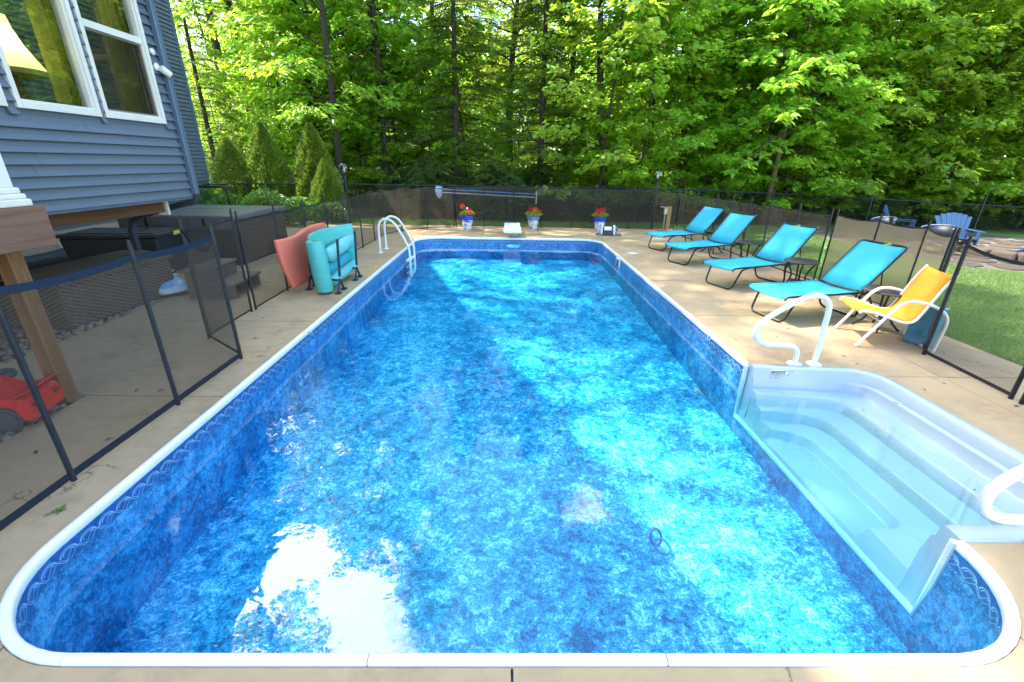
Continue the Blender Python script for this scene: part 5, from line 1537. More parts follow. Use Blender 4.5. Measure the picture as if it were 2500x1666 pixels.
for x in (-0.40, 0.27):
    for s in (-1, 1):
        w_ = obj('wheel', MB().lathe([(0.055, -0.035), (0.095, -0.035), (0.108, -0.02), (0.108, 0.02), (0.095, 0.035), (0.055, 0.035)], (x, s * 0.225, 0.105), 24, M=Matrix.Rotation(math.pi / 2, 3, 'X')), M_tyre, tc_, smooth=True, ang=50)
        obj('rim', MB().lathe([(0.0, -0.024), (0.02, -0.028), (0.05, -0.022), (0.06, -0.032), (0.066, -0.032), (0.066, 0.032), (0.06, 0.032), (0.05, 0.022), (0.02, 0.028), (0.0, 0.024)], (x, s * 0.225, 0.105), 24, M=Matrix.Rotation(math.pi / 2, 3, 'X')), M_toyred, w_, smooth=True)
obj('bumper', MB().box((0.50, 0, 0.135), (0.05, 0.46, 0.075)), M_toyred, tc_, bev=0.02)
for s in (-1, 1): obj('window', MB().add([(-0.22, s * .207, .335), (0.13, s * .200, .355), (0.06, s * .185, .405), (-0.14, s * .19, .405)], [(0, 1, 2, 3)]), M_glass, tc_, solid=0.004)
R = [(-4.44 + 0.085 * math.cos(a), 3.50 + 0.085 * math.sin(a), 0.03) for a in [2 * math.pi * k / 20 for k in range(20)]]
tag(obj('rubber_ring', MB().tube(R, 0.03, 8, closed=True), M_tyre, smooth=True), 'small dark rubber ring lying on the patio above the toy car', 'ring')

# ================================================================== fire pit corner
def adirondack(label):
    t = thing('adirondack_chair', label, 'chair', (0, 0, 0), 0, 'blue slatted garden chairs round the fire pit')
    # faces local -y; back slats fan out
    n = 7
    for i in range(n):
        s = (i - 3) / 3.0
        b0 = Vector((s * 0.20, 0.12, 0.28)); b1 = Vector((s * 0.33, 0.42, 0.98 - 0.10 * s * s))
        d = (b1 - b0).normalized(); sd = Vector((1, 0, 0)); nn = sd.cross(d).normalized()
        w0, w1 = 0.0325, 0.0535
        v = []
        for q, w in ((b0, w0), (b1, w1)):
            for a, c in ((-1, -1), (1, -1), (1, 1), (-1, 1)): v.append(q + sd * a * w + nn * c * 0.009)
        obj('back_slat', MB().add(v, [(0, 3, 2, 1), (4, 5, 6, 7), (0, 1, 5, 4), (1, 2, 6, 5), (2, 3, 7, 6), (3, 0, 4, 7)]), M_adir, t)
    for i in range(6):
        y = -0.36 + i * 0.088; obj('seat_slat', MB().box((0, y, 0.37 - 0.02 * i), (0.50, 0.078, 0.02)), M_adir, t)
    for s in (-1, 1):
        obj('arm', MB().box((s * 0.32, -0.05, 0.56), (0.13, 0.66, 0.022)), M_adir, t, bev=0.008)
        obj('front_leg', MB().box((s * 0.27, -0.33, 0.28), (0.03, 0.10, 0.55)), M_adir, t)
        obj('rear_leg', MB().box((s * 0.255, 0.10, 0.20), (0.03, 0.95, 0.10), M=Matrix.Rotation(-0.33, 3, 'X')), M_adir, t)
        obj('arm_support', MB().box((s * 0.30, 0.20, 0.42), (0.03, 0.06, 0.28)), M_adir, t)
    return t
ad = adirondack('large blue slatted garden chair behind the fence corner, its fan back to the woods')
ad.location = (11.25, 11.1, -0.03); ad.rotation_euler = (0, 0, math.radians(-20)); ad.scale = (1.0, 1.0, 0.88)
GA = 'blue slatted garden chairs round the fire pit'
dup(ad, (11.3, 12.95, -0.03), math.radians(45), 'blue slatted garden chair half hidden left of the larger one', GA, (0.95, 0.95, 0.92))
dup(ad, (12.9, 10.3, -0.03), math.radians(95), 'blue slatted garden chair cut off at the right edge of the photo', GA, (1.05, 1.05, 1.0))
def tub_chair(label, loc, rz):
    t = thing('tub_chair', label, 'chair', loc, rz, 'dark round backed chairs by the fire pit')
    rows = []
    for i in range(15):
        a = math.radians(-20 + 220 * i / 14); top = 0.70 + 0.06 * math.sin(math.radians(220 * i / 14))
        rows.append([(0.30 * math.cos(a), 0.28 * math.sin(a), 0.34), (0.345 * math.cos(a), 0.32 * math.sin(a), 0.55), (0.36 * math.cos(a), 0.34 * math.sin(a), top)])
    obj('back', MB().grid(rows), M_navy, t, smooth=True, solid=0.012)
    obj('rim', MB().tube([r[2] for r in rows], 0.014, 8), M_silver, t, smooth=True)
    obj('seat', MB().lathe([(0, 0.37), (0.28, 0.37), (0.30, 0.34), (0, 0.32)], (0, 0, 0), 20), M_navy, t, smooth=True)
    for a in (40, 140, 220, 320): obj('leg', MB().tube([(0.24 * math.cos(math.radians(a)), 0.24 * math.sin(math.radians(a)), 0.34), (0.28 * math.cos(math.radians(a)), 0.28 * math.sin(math.radians(a)), 0)], 0.013, 6), M_navy, t)
    return t
tub_chair('dark round backed chair with a pale rim before the larger blue garden chair', (10.2, 10.55, -0.03), math.radians(-60)).scale = (0.85, 0.85, 0.86)
tub_chair('dark round backed chair with a pale rim beside the half hidden blue chair', (10.35, 12.35, -0.03), math.radians(-60)).scale = (0.75, 0.75, 0.85)
# flagstones of the fire pit patio and a low stone ring
rs = random.Random(5)
M_flag = concrete_mat('flagstone', (0.13, 0.10, 0.075), 0.3)
patio = bpy.data.objects['fire_pit_patio']
for i in range(9):
    for j in range(7):
        c = Vector((9.2 + i * 0.72 - j * 0.02 + 0.6, 8.3 + j * 0.78 - i * 0.30 + 1.0, 0))
        if c.x < 9.3: continue
        pl = []
        for k in range(6):
            a = 2 * math.pi * k / 6 + rs.uniform(-.25, .25); r = rs.uniform(0.32, 0.40)
            pl.append((c.x + r * math.cos(a), c.y + r * math.sin(a)))
        obj('flagstone', MB().prism(pl, -0.06, -0.012 + rs.uniform(0, 0.006)), M_flag, patio, bev=0.008)
for k in range(5):
    a = math.radians(150 + k * 32)
    o = obj('pit_stone', MB().box((0, 0, 0.09), (0.42, 0.26, 0.2)), M_flag, bev=0.05)
    o.location = (11.9 + 0.75 * math.cos(a), 10.3 + 0.75 * math.sin(a), -0.03); o.rotation_euler = (0, 0, a + 1.57)
    tag(o, 'tan stone block of the fire pit ring, right edge', 'stone block', 'stone blocks of the fire pit ring')
# ================================================================== vegetation
def tube_np(segs, name, mat, n=6):
    """segs: list of (points, radii); one mesh"""
    mb = MB()
    for P, r, k in segs: mb.tube(P, r, k, cap=False)
    me = bpy.data.meshes.new(name); me.from_pydata(mb.v, [], mb.f); me.materials.append(mat)
    for p in me.polygons: p.use_smooth = True
    return me
HIDDEN = []
class Tree:
    def __init__(s, name, trunk, crown, H=3): s.name, s.trunk, s.crown, s.H = name, trunk, crown, H
def trunk_path(rnd, H, lean, wob):
    P = []
    ph = rnd.rand(4) * 6
    for i in range(11):
        t = i / 10
        P.append(Vector((lean[0] * H * t + wob * math.sin(ph[0] + t * 4) * t, lean[1] * H * t + wob * math.sin(ph[1] + t * 3.3) * t, H * t - 0.1)))
    return P
def at_path(P, t):
    k = min(int(t * (len(P) - 1)), len(P) - 2); f = t * (len(P) - 1) - k
    return P[k].lerp(P[k + 1], f)
def make_tree(name, seed, H, r0, cb, R, nl, nt_, nleaf, lsize, lmat, bark, lean=(0, 0), wob=0.25, ratio=0.62, prof=None, droop=0.35, twl=1.0, hexa=False, up=0.25):
    rnd = np.random.RandomState(seed)
    TP = trunk_path(rnd, H, lean, wob)
    segs = [(TP, [max(0.012, r0 * (1.25 if i == 0 else 1.0) * (1 - 0.9 * (i / 10) ** 0.9)) for i in range(11)], 9)]
    P = []; D = []; N = []; S = []
    ga = rnd.rand() * 6
    for i in range(nl):
        f = (i + rnd.rand()) / nl
        h = cb + (0.985 - cb) * f
        base = at_path(TP, h)
        ga += 2.4 + rnd.randn() * 0.35
        shape = prof(f) if prof else (math.sin(math.pi * min(1, (f * 0.86 + 0.12))) ** 0.7)
        Ln = R * shape * rnd.uniform(0.65, 1.15) + 0.25
        elev = up + 0.6 * f + rnd.randn() * 0.15
        d = Vector((math.cos(ga) * math.cos(elev), math.sin(ga) * math.cos(elev), math.sin(elev)))
        lp = []
        for k in range(6):
            t = k / 5
            lp.append(base + d * Ln * t + Vector((0, 0, -droop * Ln * t * t * 0.6)) + Vector(rnd.randn(3) * 0.05 * Ln * t))
        segs.append((lp, [max(0.005, r0 * 0.28 * (1 - f * 0.6) * (1 - 0.85 * k / 5)) for k in range(6)], 5))
        for j in range(nt_):
            t = 0.18 + 0.82 * (j + rnd.rand()) / nt_
            q = at_path(lp, min(t, 0.999))
            side = 1 if j % 2 else -1
            ta = ga + side * rnd.uniform(0.5, 1.15) if t < 0.95 else ga
            tl = twl * (0.55 + 0.6 * (1 - t)) * rnd.uniform(0.6, 1.2) * (0.5 + 0.5 * shape)
            tz = rnd.uniform(-0.25, 0.3)
            td = np.array([math.cos(ta), math.sin(ta), tz])
            tt = np.linspace(0.12, 1.0, nleaf) + rnd.rand(nleaf) * 0.06
            pos = np.array(q)[None] + td[None] * (tl * tt)[:, None] + np.array([0, 0, -1])[None] * (0.25 * tl * tt ** 2)[:, None] + rnd.randn(nleaf, 3) * 0.05 * twl
            la = ta + np.where(np.arange(nleaf) % 2 == 0, 1, -1) * rnd.uniform(0.4, 1.2, nleaf)
            dd = np.stack([np.cos(la), np.sin(la), rnd.uniform(-0.75, 0.05, nleaf)], 1)
            nn = np.stack([rnd.randn(nleaf) * .35, rnd.randn(nleaf) * .35, np.ones(nleaf)], 1)
            P.append(pos); D.append(dd); N.append(nn); S.append(lsize * rnd.uniform(0.65, 1.2, nleaf))
    P = np.concatenate(P); D = np.concatenate(D); N = np.concatenate(N); S = np.concatenate(S)
    crown = leaves('crown', P, D, N, S, ratio, lmat, hexa=hexa, link=False).data
    return Tree(name, tube_np(segs, 'trunk', bark), crown, H)
def place(tr, x, y, rz, s, label, group=None, cat='tree', z=-0.06, tilt=(0, 0), crown=True):
    t = thing(tr.name, label, cat, (x, y, z), 0, group)
    t.rotation_euler = (tilt[0], tilt[1], rz)
    if not isinstance(s, tuple) and x > -2.5 and tr.H * s > 12: s = (s, s, 12.0 / tr.H)
    t.scale = (s, s, s) if not isinstance(s, tuple) else s
    o = bpy.data.objects.new('trunk', tr.trunk); COL.objects.link(o); o.parent = t
    c = bpy.data.objects.new('crown', tr.crown); COL.objects.link(c); c.parent = t
    return t
def conifer(name, seed, H, r0, cb, R, nl, nt_, nleaf, lsize, lmat, bark, ratio=0.3, droop=0.5, gap=0.0, pw=0.8):
    rnd = np.random.RandomState(seed)
    TP = trunk_path(rnd, H, (0, 0), 0.1)
    segs = [(TP, [max(0.01, r0 * (1 - 0.93 * i / 10)) for i in range(11)], 8)]
    P = []; D = []; N = []; S = []; ga = 0
    for i in range(nl):
        f = (i + rnd.rand()) / nl
        if rnd.rand() < gap: continue
        h = cb + (0.99 - cb) * f; base = at_path(TP, h); ga += 2.4 + rnd.randn() * .3
        Ln = (R * (1 - f) ** pw + 0.15) * rnd.uniform(0.6, 1.1)
        el = 0.12 + 0.3 * f
        d = Vector((math.cos(ga) * math.cos(el), math.sin(ga) * math.cos(el), math.sin(el)))
        lp = [base + d * Ln * (k / 4) + Vector((0, 0, -droop * Ln * (k / 4) ** 2 * .6)) for k in range(5)]
        segs.append((lp, [max(0.004, 0.03 * (1 - f) * (1 - .8 * k / 4)) for k in range(5)], 4))
        for j in range(nt_):
            t = 0.1 + 0.9 * (j + rnd.rand()) / nt_; q = at_path(lp, min(t, .999))
            ta = ga + (1 if j % 2 else -1) * rnd.uniform(0.6, 1.0); tl = Ln * 0.42 * (1.15 - t) + 0.15
            td = np.array([math.cos(ta), math.sin(ta), -0.1]); tt = np.linspace(0.05, 1, nleaf)
            pos = np.array(q)[None] + td[None] * (tl * tt)[:, None] + np.array([0, 0, -1])[None] * (0.3 * tl * tt ** 2)[:, None]
            la = ta + np.where(np.arange(nleaf) % 2 == 0, 1, -1) * rnd.uniform(.5, .9, nleaf)
            P.append(pos); D.append(np.stack([np.cos(la), np.sin(la), rnd.uniform(-.45, 0.0, nleaf)], 1)); N.append(np.stack([rnd.randn(nleaf) * .3, rnd.randn(nleaf) * .3, np.ones(nleaf)], 1)); S.append(lsize * rnd.uniform(.6, 1.2, nleaf))
    crown = leaves('crown', np.concatenate(P), np.concatenate(D), np.concatenate(N), np.concatenate(S), ratio, lmat, link=False).data
    return Tree(name, tube_np(segs, 'trunk', bark), crown, H)

tall_prof = lambda f: 0.55 + 0.45 * math.sin(math.pi * min(1, f * 0.9 + 0.15))
mapleA = make_tree('maple_tree', 1, 17, 0.20, 0.10, 3.4, 64, 12, 22, 0.165, L_maple, B_dark, (0.02, -0.01), 0.35, 0.85, tall_prof, 0.4, 1.1)
mapleB = make_tree('maple_tree', 2, 15, 0.16, 0.14, 3.0, 56, 12, 22, 0.16, L_maple, B_dark, (-0.03, 0.0), 0.4, 0.85, tall_prof, 0.45, 1.1)
oliveA = make_tree('woodland_tree', 3, 16, 0.18, 0.12, 2.9, 60, 12, 20, 0.145, L_olive, B_dark, (0.02, 0.0), 0.4, 0.6, tall_prof, 0.4, 1.0)
tallA = make_tree('tall_tree', 4, 21, 0.30, 0.34, 4.0, 56, 13, 22, 0.17, L_maple, B_tan, (0.0, 0.0), 0.45, 0.8, None, 0.35, 1.2)
tallB = make_tree('tall_tree', 5, 20, 0.24, 0.38, 3.6, 52, 13, 22, 0.165, L_olive, B_dark, (0.03, 0.0), 0.5, 0.7, None, 0.35, 1.2)
underA = make_tree('understory_maple', 6, 6.5, 0.05, 0.08, 2.3, 36, 10, 18, 0.15, L_maple, B_dark, (0.03, 0.0), 0.25, 0.9, None, 0.35, 0.8)
underB = make_tree('understory_beech', 7, 5.0, 0.045, 0.05, 2.2, 34, 10, 18, 0.13, L_bright, B_tan, (-0.03, 0.02), 0.2, 0.6, None, 0.3, 0.8)
bass = make_tree('basswood_tree', 8, 11.5, 0.105, 0.26, 3.0, 54, 11, 17, 0.215, L_bright, B_tan, (0.035, -0.01), 0.22, 0.72, tall_prof, 0.55, 0.95, True, 0.1)
ashA = make_tree('ash_tree', 12, 12, 0.10, 0.16, 2.5, 46, 11, 22, 0.17, L_maple, B_dark, (0.0, 0.0), 0.3, 0.42, tall_prof, 0.5, 1.0)
hemA = conifer('hemlock_tree', 9, 15, 0.15, 0.02, 2.6, 150, 10, 14, 0.14, L_dark, B_dark, 0.34, 0.55)
hemB = conifer('hemlock_shrub', 10, 2.6, 0.04, 0.0, 1.9, 70, 9, 12, 0.12, L_dark, B_dark, 0.36, 0.5, pw=0.6)
spr = conifer('thin_spruce', 11, 15, 0.085, 0.10, 1.25, 110, 6, 9, 0.12, L_dark, B_dark, 0.22, 0.75, 0.15, 0.45)

giantA = make_tree('tall_tree', 31, 27, 0.25, 0.36, 4.6, 60, 10, 15, 0.21, L_maple, B_tan, (0.0, 0.0), 0.5, 0.8, None, 0.35, 1.3)
giantB = make_tree('tall_tree', 32, 26, 0.23, 0.38, 4.2, 56, 10, 15, 0.20, L_maple, B_dark, (0.02, 0.0), 0.6, 0.8, None, 0.35, 1.3)
colA = make_tree('tall_tree', 33, 27, 0.18, 0.60, 2.2, 56, 10, 18, 0.20, L_olive, B_dark, (0.0, 0.0), 0.3, 0.8, None, 0.35, 1.1)
giantC = make_tree('tall_tree', 35, 25, 0.22, 0.40, 4.2, 36, 7, 11, 0.21, L_maple, B_tan, (0.0, 0.0), 0.5, 0.8, None, 0.35, 1.1)
# the trees whose trunks can be told apart
W = {}
GW = 'leafy trees of the woods'
place(giantC, 4.15, 19.5, 0.3, 1.0, 'thick leaning maple left of the right lamp globe', tilt=(0.0, -0.10))
place(giantA, 6.9, 18.6, 1.2, 1.0, 'tall rough barked tree just right of the right lamp globe', tilt=(0, 0.02))
place(giantB, 6.6, 22.0, 2.2, 1.0, 'big dark trunk seen high above the right lamp globe', tilt=(0.0, 0.01))
bt = place(bass, 9.25, 16.3, 0.6, 1.0, 'young basswood with big drooping bright leaves behind the loungers')
place(mapleB, 11.4, 19.0, 3.9, 1.0, 'slender dark trunk right of the basswood')
place(tallB, 15.3, 19.5, 0.2, 1.0, 'dark forked trunk above the second fire pit chair', tilt=(0, 0.03))
place(mapleA, 15.6, 17.5, 2.6, 0.95, 'spreading maple behind the blue garden chairs')
place(tallA, 20.5, 20.5, 4.4, 1.0, 'tan barked tall trunk at the upper right edge', tilt=(0, 0.03))
place(tallA, 21.8, 19.6, 0.9, 0.9, 'second tan barked trunk beside the right edge', tilt=(0, 0.05))
place(mapleB, 18.6, 15.8, 5.1, 0.85, 'low branching maple overhanging the right end of the far fence')
place(ashA, -6.6, 18.6, 0.0, 1.5, 'ash tree with long leaflets behind the left lamp globe')
place(mapleB, -8.0, 20.6, 1.7, 1.3, 'slim maple behind the tallest cone hedge')
place(spr, -4.9, 19.2, 0.5, 1.15, 'thin half bare spruce standing in the gap of sky')
place(hemA, -2.0, 18.4, 0.5, 1.05, 'dark hemlock above the net at the far fence')
place(hemA, 1.25, 18.0, 2.5, 1.0, 'dark hemlock behind the diving board')
place(hemA, -11.5, 18.8, 3.2, 0.75, 'dark conifer beside the house corner')
place(hemA, -9.4, 22.5, 1.2, 0.8, 'dark conifer behind the left cone hedges')
place(tallB, -13.8, 24.0, 1.0, 1.1, 'dark double trunk leaning at the house corner, left one')
place(tallB, -12.6, 24.6, 2.9, 1.1, 'dark double trunk leaning at the house corner, right one')
place(oliveA, -3.4, 23.5, 0.0, 1.05, 'pale olive tree showing behind the thin spruce')
place(mapleB, 2.7, 22.0, 2.0, 1.2, 'leafy maple filling the space left of the thick leaning maple')
place(mapleA, 9.3, 21.8, 5.0, 1.1, 'maple standing directly behind the basswood')
place(mapleB, 23.5, 22.0, 1.1, 1.1, 'maple at the far right edge of the woods')
place(colA, -5.2, 20.2, 3.3, 1.0, 'tall slim trunk with only a high crown, beside the thin spruce')
place(tallB, 0.2, 21.4, 4.0, 0.92, 'tall dark trunk rising behind the hemlock at the diving board')
place(giantA, 11.2, 20.6, 5.2, 1.0, 'tall trunk half hidden right of the basswood')
place(giantB, 14.6, 22.0, 1.5, 0.95, 'tall dark trunk above the first fire pit chair')
dappleT = make_tree('tall_tree', 41, 32, 0.3, 0.68, 4.0, 50, 9, 13, 0.21, L_maple, B_dark, (0.0, 0.0), 0.4, 0.8, None, 0.35, 1.2)  # unseen tree with a high thin crown, set to dapple the right deck
shadeT = make_tree('tall_tree', 42, 30, 0.3, 0.87, 2.3, 46, 9, 16, 0.20, L_olive, B_dark, (0.0, 0.0), 0.3, 0.8, None, 0.3, 1.0)  # added unseen tree, its small high crown shaped to shade the pool steps
place(dappleT, -13.2, 12.3, 2.0, 1.0, 'unseen tall tree set behind the house to dapple the right deck')
place(dappleT, -13.0, 16.2, 4.0, 0.98, 'unseen tall tree set behind the far house corner to dapple the deck')
place(shadeT, -12.9, 7.6, 2.0, 1.0, 'unseen tall tree with a small crown, added behind the house to shade the steps')
# rows farther in, alike and overlapping
rw = random.Random(21)
rows_ = [(28.5, -20, 32, 5.4), (35, -26, 38, 5.0), (41, -32, 46, 5.0)]
LM = [(-0.62, 'beside the house corner'), (-0.50, 'over the cone hedges'), (-0.36, 'over the left lamp globe'), (-0.24, 'over the ladder'), (-0.12, 'over the net head'), (-0.02, 'over the left flower pot'), (0.08, 'over the middle flower pot'),
      (0.18, 'over the robot and right pot'), (0.30, 'over the right lamp globe'), (0.42, 'over the farthest lounger'), (0.54, 'over the third lounger'), (0.66, 'over the second lounger'), (0.78, 'over the nearest lounger'), (0.92, 'over the half hidden blue chair'), (1.06, 'over the larger blue chair'), (9, 'at the right edge')]
def spot(x, y, what):
    az = x / y
    w = next(t for a, t in LM if az < a)
    d = 'in front' if y < 18.5 else ('a little back' if y < 22 else ('farther back' if y < 26 else 'deep back'))
    return '%s %s, %s' % (what, w, d)
zone = lambda x: 'left' if x < -6 else ('middle' if x < 6 else 'right')
for yi, (yy, xa, xb, dx) in enumerate(rows_):
    x = xa
    while x < xb:
        xx = x + rw.uniform(-1.2, 1.2); y2 = yy + rw.uniform(-2, 2)
        az = xx / y2
        gap = -0.285 < az < -0.195
        tr = rw.choice((mapleA, mapleB, oliveA, ashA, mapleA))
        sc = rw.uniform(0.62, 0.82) * (1.0 + yi * 0.14)
        if gap and yi < 2: x += dx; continue
        place(tr, xx, y2, rw.uniform(0, 6.28), sc, spot(xx, y2, 'leafy tree of the %s row' % ('third', 'fourth', 'last')[yi]), 'trees of the deep woods')
        x += dx
# understory that closes the wood off near the ground
for k in range(34):
    x = -15 + 40 * (k + rw.random()) / 34; y = rw.uniform(16.6, 24)
    if x < -4: y += 3.0
    tr = underA if rw.random() < 0.55 else underB
    place(tr, x, y, rw.uniform(0, 6.28), rw.uniform(0.55, 1.1), spot(x, y, 'young leafy sapling'), 'understory saplings of the woods', 'sapling')
for k in range(30):                          # sunny edge of the clearing behind the first trees
    x = -20 + 48 * (k + rw.random()) / 30; y = rw.uniform(24.5, 29)
    place(underB if k % 3 else underA, x, y, rw.uniform(0, 6.28), rw.uniform(0.9, 1.4), spot(x, y, 'sunlit young tree'), 'sunlit young trees deep in the woods', 'sapling')
for k in range(15):                          # leafy young maples in front of the tall trunks
    x = 2.6 + 20.5 * (k + rw.uniform(.1, .9)) / 15; y = rw.uniform(16.7, 18.8) - 0.12 * max(0, x - 9)
    place(underA, x, y, rw.uniform(0, 6.28), rw.uniform(0.95, 1.45), spot(x, y, 'leafy young maple'), 'leafy young maples along the far fence')
for k in range(5):
    x, y = -9.5 + 1.6 * k, rw.uniform(19, 21)
    place(underA, x, y, rw.uniform(0, 6.28), rw.uniform(1.0, 1.4), spot(x, y, 'bushy young maple'), 'leafy young maples behind the cone hedges')
for k in range(26):
    x = -4.2 + 10.5 * k / 25 + rw.uniform(-.3, .3); y = rw.uniform(16.2, 17.6)
    if k >= 15: continue
    place(hemB, x, y, rw.uniform(0, 6.28), rw.uniform(0.55, 0.85), spot(x, y, 'low dark hemlock bush'), 'low hemlock bushes behind the far fence', 'shrub')
for k in range(16):
    x = 9.5 + 10.5 * k / 15; y = 16.6 - 0.13 * (x - 9) + rw.uniform(0.0, 1.0)
    place(underA if k % 2 else hemB, x, y, rw.uniform(0, 6.28), rw.uniform(0.4, 0.6), spot(x, y, 'low leafy bush'), 'bushes behind the fire pit chairs', 'shrub')
# far wood that reads as one mass
rn = np.random.RandomState(4)
n = 90000
th = rn.uniform(-1.15, 1.2, n); rr = rn.uniform(46, 54, n)
Pz = np.stack([rr * np.sin(th), rr * np.cos(th), rn.rand(n) ** 1.2 * (15 + 3 * np.sin(th * 23) + 2 * np.sin(th * 57))], 1)
dz = (th > -0.30) & (th < -0.17); Pz[dz, 2] *= 0.45
Dz = rn.randn(n, 3); Nz = rn.randn(n, 3) + np.array([0, 0, 1.0])
fw = leaves('far_woods', Pz, Dz, Nz, 0.40 * rn.uniform(.5, 1.2, n), 0.8, L_maple); fw['kind'] = 'stuff'

# neighbour house roof glimpsed through the gap
nb = thing('neighbour_house', 'brown shingled roof and pale gable of a house glimpsed through the trees', 'house', (-9, 42, 0))
M_shingle = pmat('brown_shingle', (0.30, 0.19, 0.15), 0.85, var=0.25, scale=9, stretch=(1, 1, 6))
obj('roof', MB().add([(-13.5, 39, 7.2), (-5.5, 39, 7.2), (-6.2, 43, 10.3), (-12.8, 43, 10.3), (-13.5, 39, 7.0), (-5.5, 39, 7.0), (-6.2, 43, 10.1), (-12.8, 43, 10.1)], [(0, 1, 2, 3), (4, 7, 6, 5), (0, 4, 5, 1), (1, 5, 6, 2), (2, 6, 7, 3), (3, 7, 4, 0)]), M_shingle, nb, world=True)
obj('wall', MB().bb(-13, -6, 39.4, 46, -0.05, 7.05), pmat('pale_wall', (0.5, 0.45, 0.36), 0.8), nb, world=True)

# clipped cone hedges
def arborvitae(seed, H, R):
    rnd = np.random.RandomState(seed); n = int(14000 * H / 2.6)
    f = rnd.rand(n) ** 0.8; th = rnd.rand(n) * 2 * math.pi
    prof = np.clip((1 - f ** 1.6) ** 0.85 * np.minimum(1, 0.8 + f * 1.5), 0, 1)
    rad = R * prof * (1 + 0.07 * np.sin(th * 5 + f * 9) + 0.06 * np.sin(th * 9 - f * 14)) * (1 - 0.22 * rnd.rand(n) ** 2)
    P = np.stack([rad * np.cos(th), rad * np.sin(th), f * H], 1)
    D = np.stack([np.cos(th) * .8, np.sin(th) * .8, 0.75 + rnd.rand(n) * .5], 1) + rnd.randn(n, 3) * .25
    N = np.stack([-np.sin(th), np.cos(th), np.zeros(n)], 1) + rnd.randn(n, 3) * .7
    return Tree('cone_hedge', tube_np([([Vector((0, 0, -.1)), Vector((0, 0, H * .85))], [0.06, 0.01], 6)], 'trunk', B_dark), leaves('crown', P, D, N, 0.10 * rnd.uniform(.6, 1.3, n), 0.5, L_arb, link=False).data)
ar1, ar2 = arborvitae(1, 2.5, 0.84), arborvitae(2, 2.9, 0.86)
GC = 'clipped cone hedges by the house'
for (tr, x, y, s, lb) in ((ar1, -8.95, 15.4, 0.95, 'clipped cone hedge nearest the house corner'), (ar2, -8.0, 15.8, 0.98, 'clipped cone hedge second from the house, taller'), (ar2, -6.45, 15.9, 0.98, 'clipped dark cone hedge in front of the ash, tallest right'),
                          (ar1, -5.75, 14.9, 0.72, 'smaller clipped cone hedge before the tall right one')):
    place(tr, x, y, x * 3, s, lb, GC, 'hedge', 0.0)
# broadleaf shrubs behind the hot tub
def bush(seed, R, H, n, size, mat, ratio=0.55):
    rnd = np.random.RandomState(seed)
    th = rnd.rand(n) * 6.283; u_ = rnd.rand(n); r = R * np.sqrt(u_) * (1 + .25 * np.sin(th * 3 + seed)); z_ = H * (1 - 0.75 * u_) * (0.45 + 0.55 * rnd.rand(n) ** .5)
    P = np.stack([r * np.cos(th), r * np.sin(th), z_], 1); D = np.stack([np.cos(th), np.sin(th), rnd.uniform(-.3, .8, n)], 1) + rnd.randn(n, 3) * .4
    N = rnd.randn(n, 3) * .4 + np.array([0, 0, 1])
    return Tree('leafy_shrub', tube_np([([Vector((0, 0, -.1)), Vector((rnd.randn() * .2, rnd.randn() * .2, H * .8))], [0.03, 0.006], 5) for _ in range(5)], 'trunk', B_dark), leaves('crown', P, D, N, size * rnd.uniform(.6, 1.3, n), ratio, mat, link=False).data)
bu1, bu2 = bush(3, 0.85, 1.15, 2600, 0.085, L_shrub), bush(4, 0.8, 1.0, 2400, 0.10, L_shrub)
for k, (x, y, s) in enumerate(((-9.0, 13.6, 1.0), (-8.0, 13.2, 0.95), (-7.1, 13.5, 0.9), (-6.2, 13.8, 0.85), (-8.5, 12.4, .8), (-5.5, 14.4, .7), (-7.5, 14.4, .9))):
    place((bu1, bu2)[k % 2], x, y, k * 1.3, s, 'light green leafy shrub in the bed behind the hot tub', 'leafy shrubs behind the hot tub', 'shrub')
place(bush(7, 0.5, 0.5, 500, 0.09, L_shrub), -8.0, 9.0, 0.0, 0.7, 'small weed growing against the foundation under the house', None, 'weed')

# grass blades
def blades(name, n, region, hmin, hmax, seed):
    rnd = np.random.RandomState(seed); pts = []
    xs, ys = region(rnd, n)
    P = np.stack([xs, ys, np.full(n, -0.022)], 1)
    a = rnd.rand(n) * 6.283; D = np.stack([np.cos(a) * .55, np.sin(a) * .55, np.ones(n)], 1); N = np.stack([np.cos(a), np.sin(a), -.4 * np.ones(n)], 1)
    o = leaves(name, P, D, N, rnd.uniform(hmin, hmax, n), 0.13, L_grass, fold=0.0, droop=-0.15); o['kind'] = 'stuff'; return o
def regR(rnd, n):
    y = 2.2 + 12.9 * rnd.rand(n) ** 1.5; x0 = np.where(y < 5.2, 5.28, 5.56)
    x1 = np.minimum(9.5 + np.clip(9 - y, 0, 3) * .2, 9.6) - np.clip(y - 9, 0, 6) * .1
    return x0 + (x1 - x0) * rnd.rand(n), y
def regF(rnd, n): return -5.1 + 10.6 * rnd.rand(n), 13.99 + 1.45 * rnd.rand(n)
blades('lawn_grass', 110000, regR, 0.025, 0.055, 1)
blades('strip_grass', 26000, regF, 0.03, 0.06, 2)

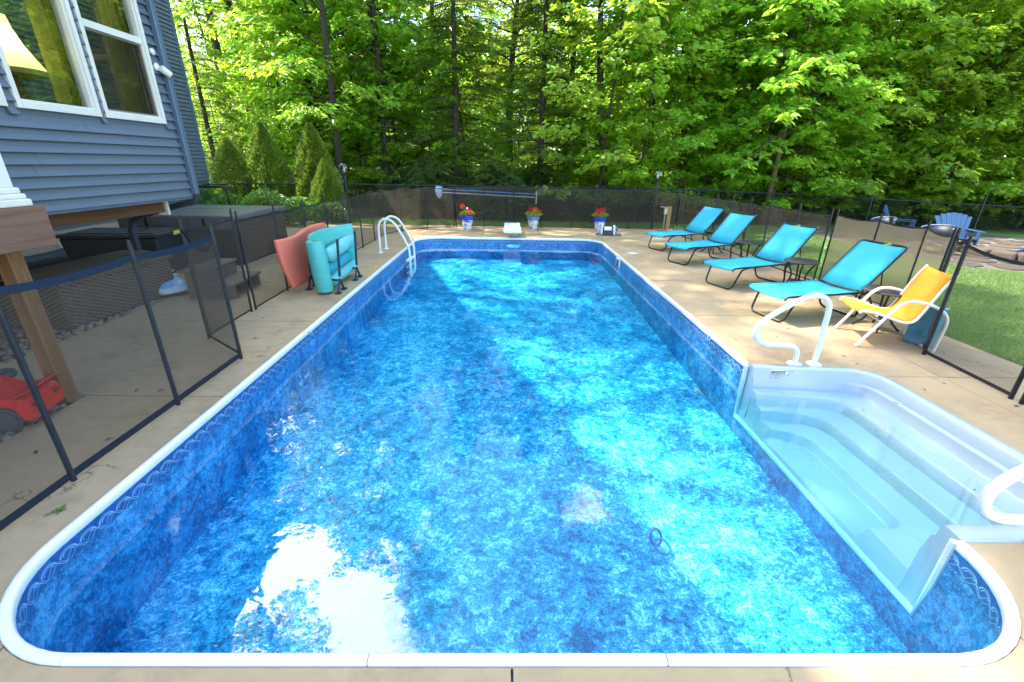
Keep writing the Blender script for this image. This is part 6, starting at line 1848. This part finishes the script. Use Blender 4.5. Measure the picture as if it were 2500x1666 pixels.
# bits blown onto the concrete
rl = random.Random(9)
M_dry = pmat('dry_leaf', (0.10, 0.055, 0.025), 0.8)
M_green_l = pmat('fresh_leaf', (0.13, 0.20, 0.03), 0.7)
spots = [(-2.47, 1.92, 'green sprig dropped on the left coping strip', M_green_l, 0.026), (2.62, 4.62, None, M_dry, .02), (3.55, 4.18, None, M_dry, .022), (4.05, 3.58, None, M_dry, .03), (4.30, 3.18, None, M_dry, .03), (-2.75, 2.6, None, M_dry, .03), (-2.9, 3.3, None, M_dry, .03), (-3.1, 2.45, None, M_dry, .03), (-3.0, 3.55, None, M_dry, .025), (3.15, 4.2, None, M_dry, .02), (3.0, 6.1, None, M_dry, .02), (2.8, 12.0, None, M_dry, .03)] + [(rl.choice((rl.uniform(2.6, 5.1), rl.uniform(-3.2, -2.45))), rl.uniform(1.5, 12), None, M_dry, rl.uniform(.012, .026)) for _ in range(34)]
for (x, y, lb, m_, s) in spots:
    mb = MB()
    for k in range(7 if lb else 1):
        a = rl.uniform(0, 6.28); l = s * rl.uniform(0.8, 1.5); c = Vector((x + rl.uniform(-1, 1) * s * (1.2 if lb else 0), y + rl.uniform(-1, 1) * s * (1.2 if lb else 0), 0.004))
        d = Vector((math.cos(a), math.sin(a), 0)); w = Vector((-d.y, d.x, 0))
        mb.add([c - d * l, c + w * l * .3 + Vector((0, 0, .008)), c + d * l + Vector((0, 0, .004)), c - w * l * .3 + Vector((0, 0, .006))], [(0, 1, 2), (0, 2, 3)])
    tag(obj('fallen_leaf', mb, m_), lb or 'small dry leaf lying on the concrete deck', 'leaf', None if lb else 'dry leaves scattered on the concrete')

# where two or three of a kind share a description, say which of them
_by = {}
for o in list(COL.objects):
    if o.parent is None and o.get('category') in ('tree', 'sapling', 'shrub', 'hedge', 'stone block'): _by.setdefault(o['label'], []).append(o)
ORD = ('first', 'second', 'third', 'fourth', 'fifth', 'sixth', 'seventh')
for lb, os_ in _by.items():
    n_ = len(os_)
    if 2 <= n_ <= 7:
        os_.sort(key=lambda q: q.location.x / q.location.y)
        for k, q in enumerate(os_):
            w = ('left one', 'right one')[k] if n_ == 2 else (('left one', 'middle one', 'right one')[k] if n_ == 3 else ORD[k] + ' from the left')
            q['label'] = lb + ', ' + w
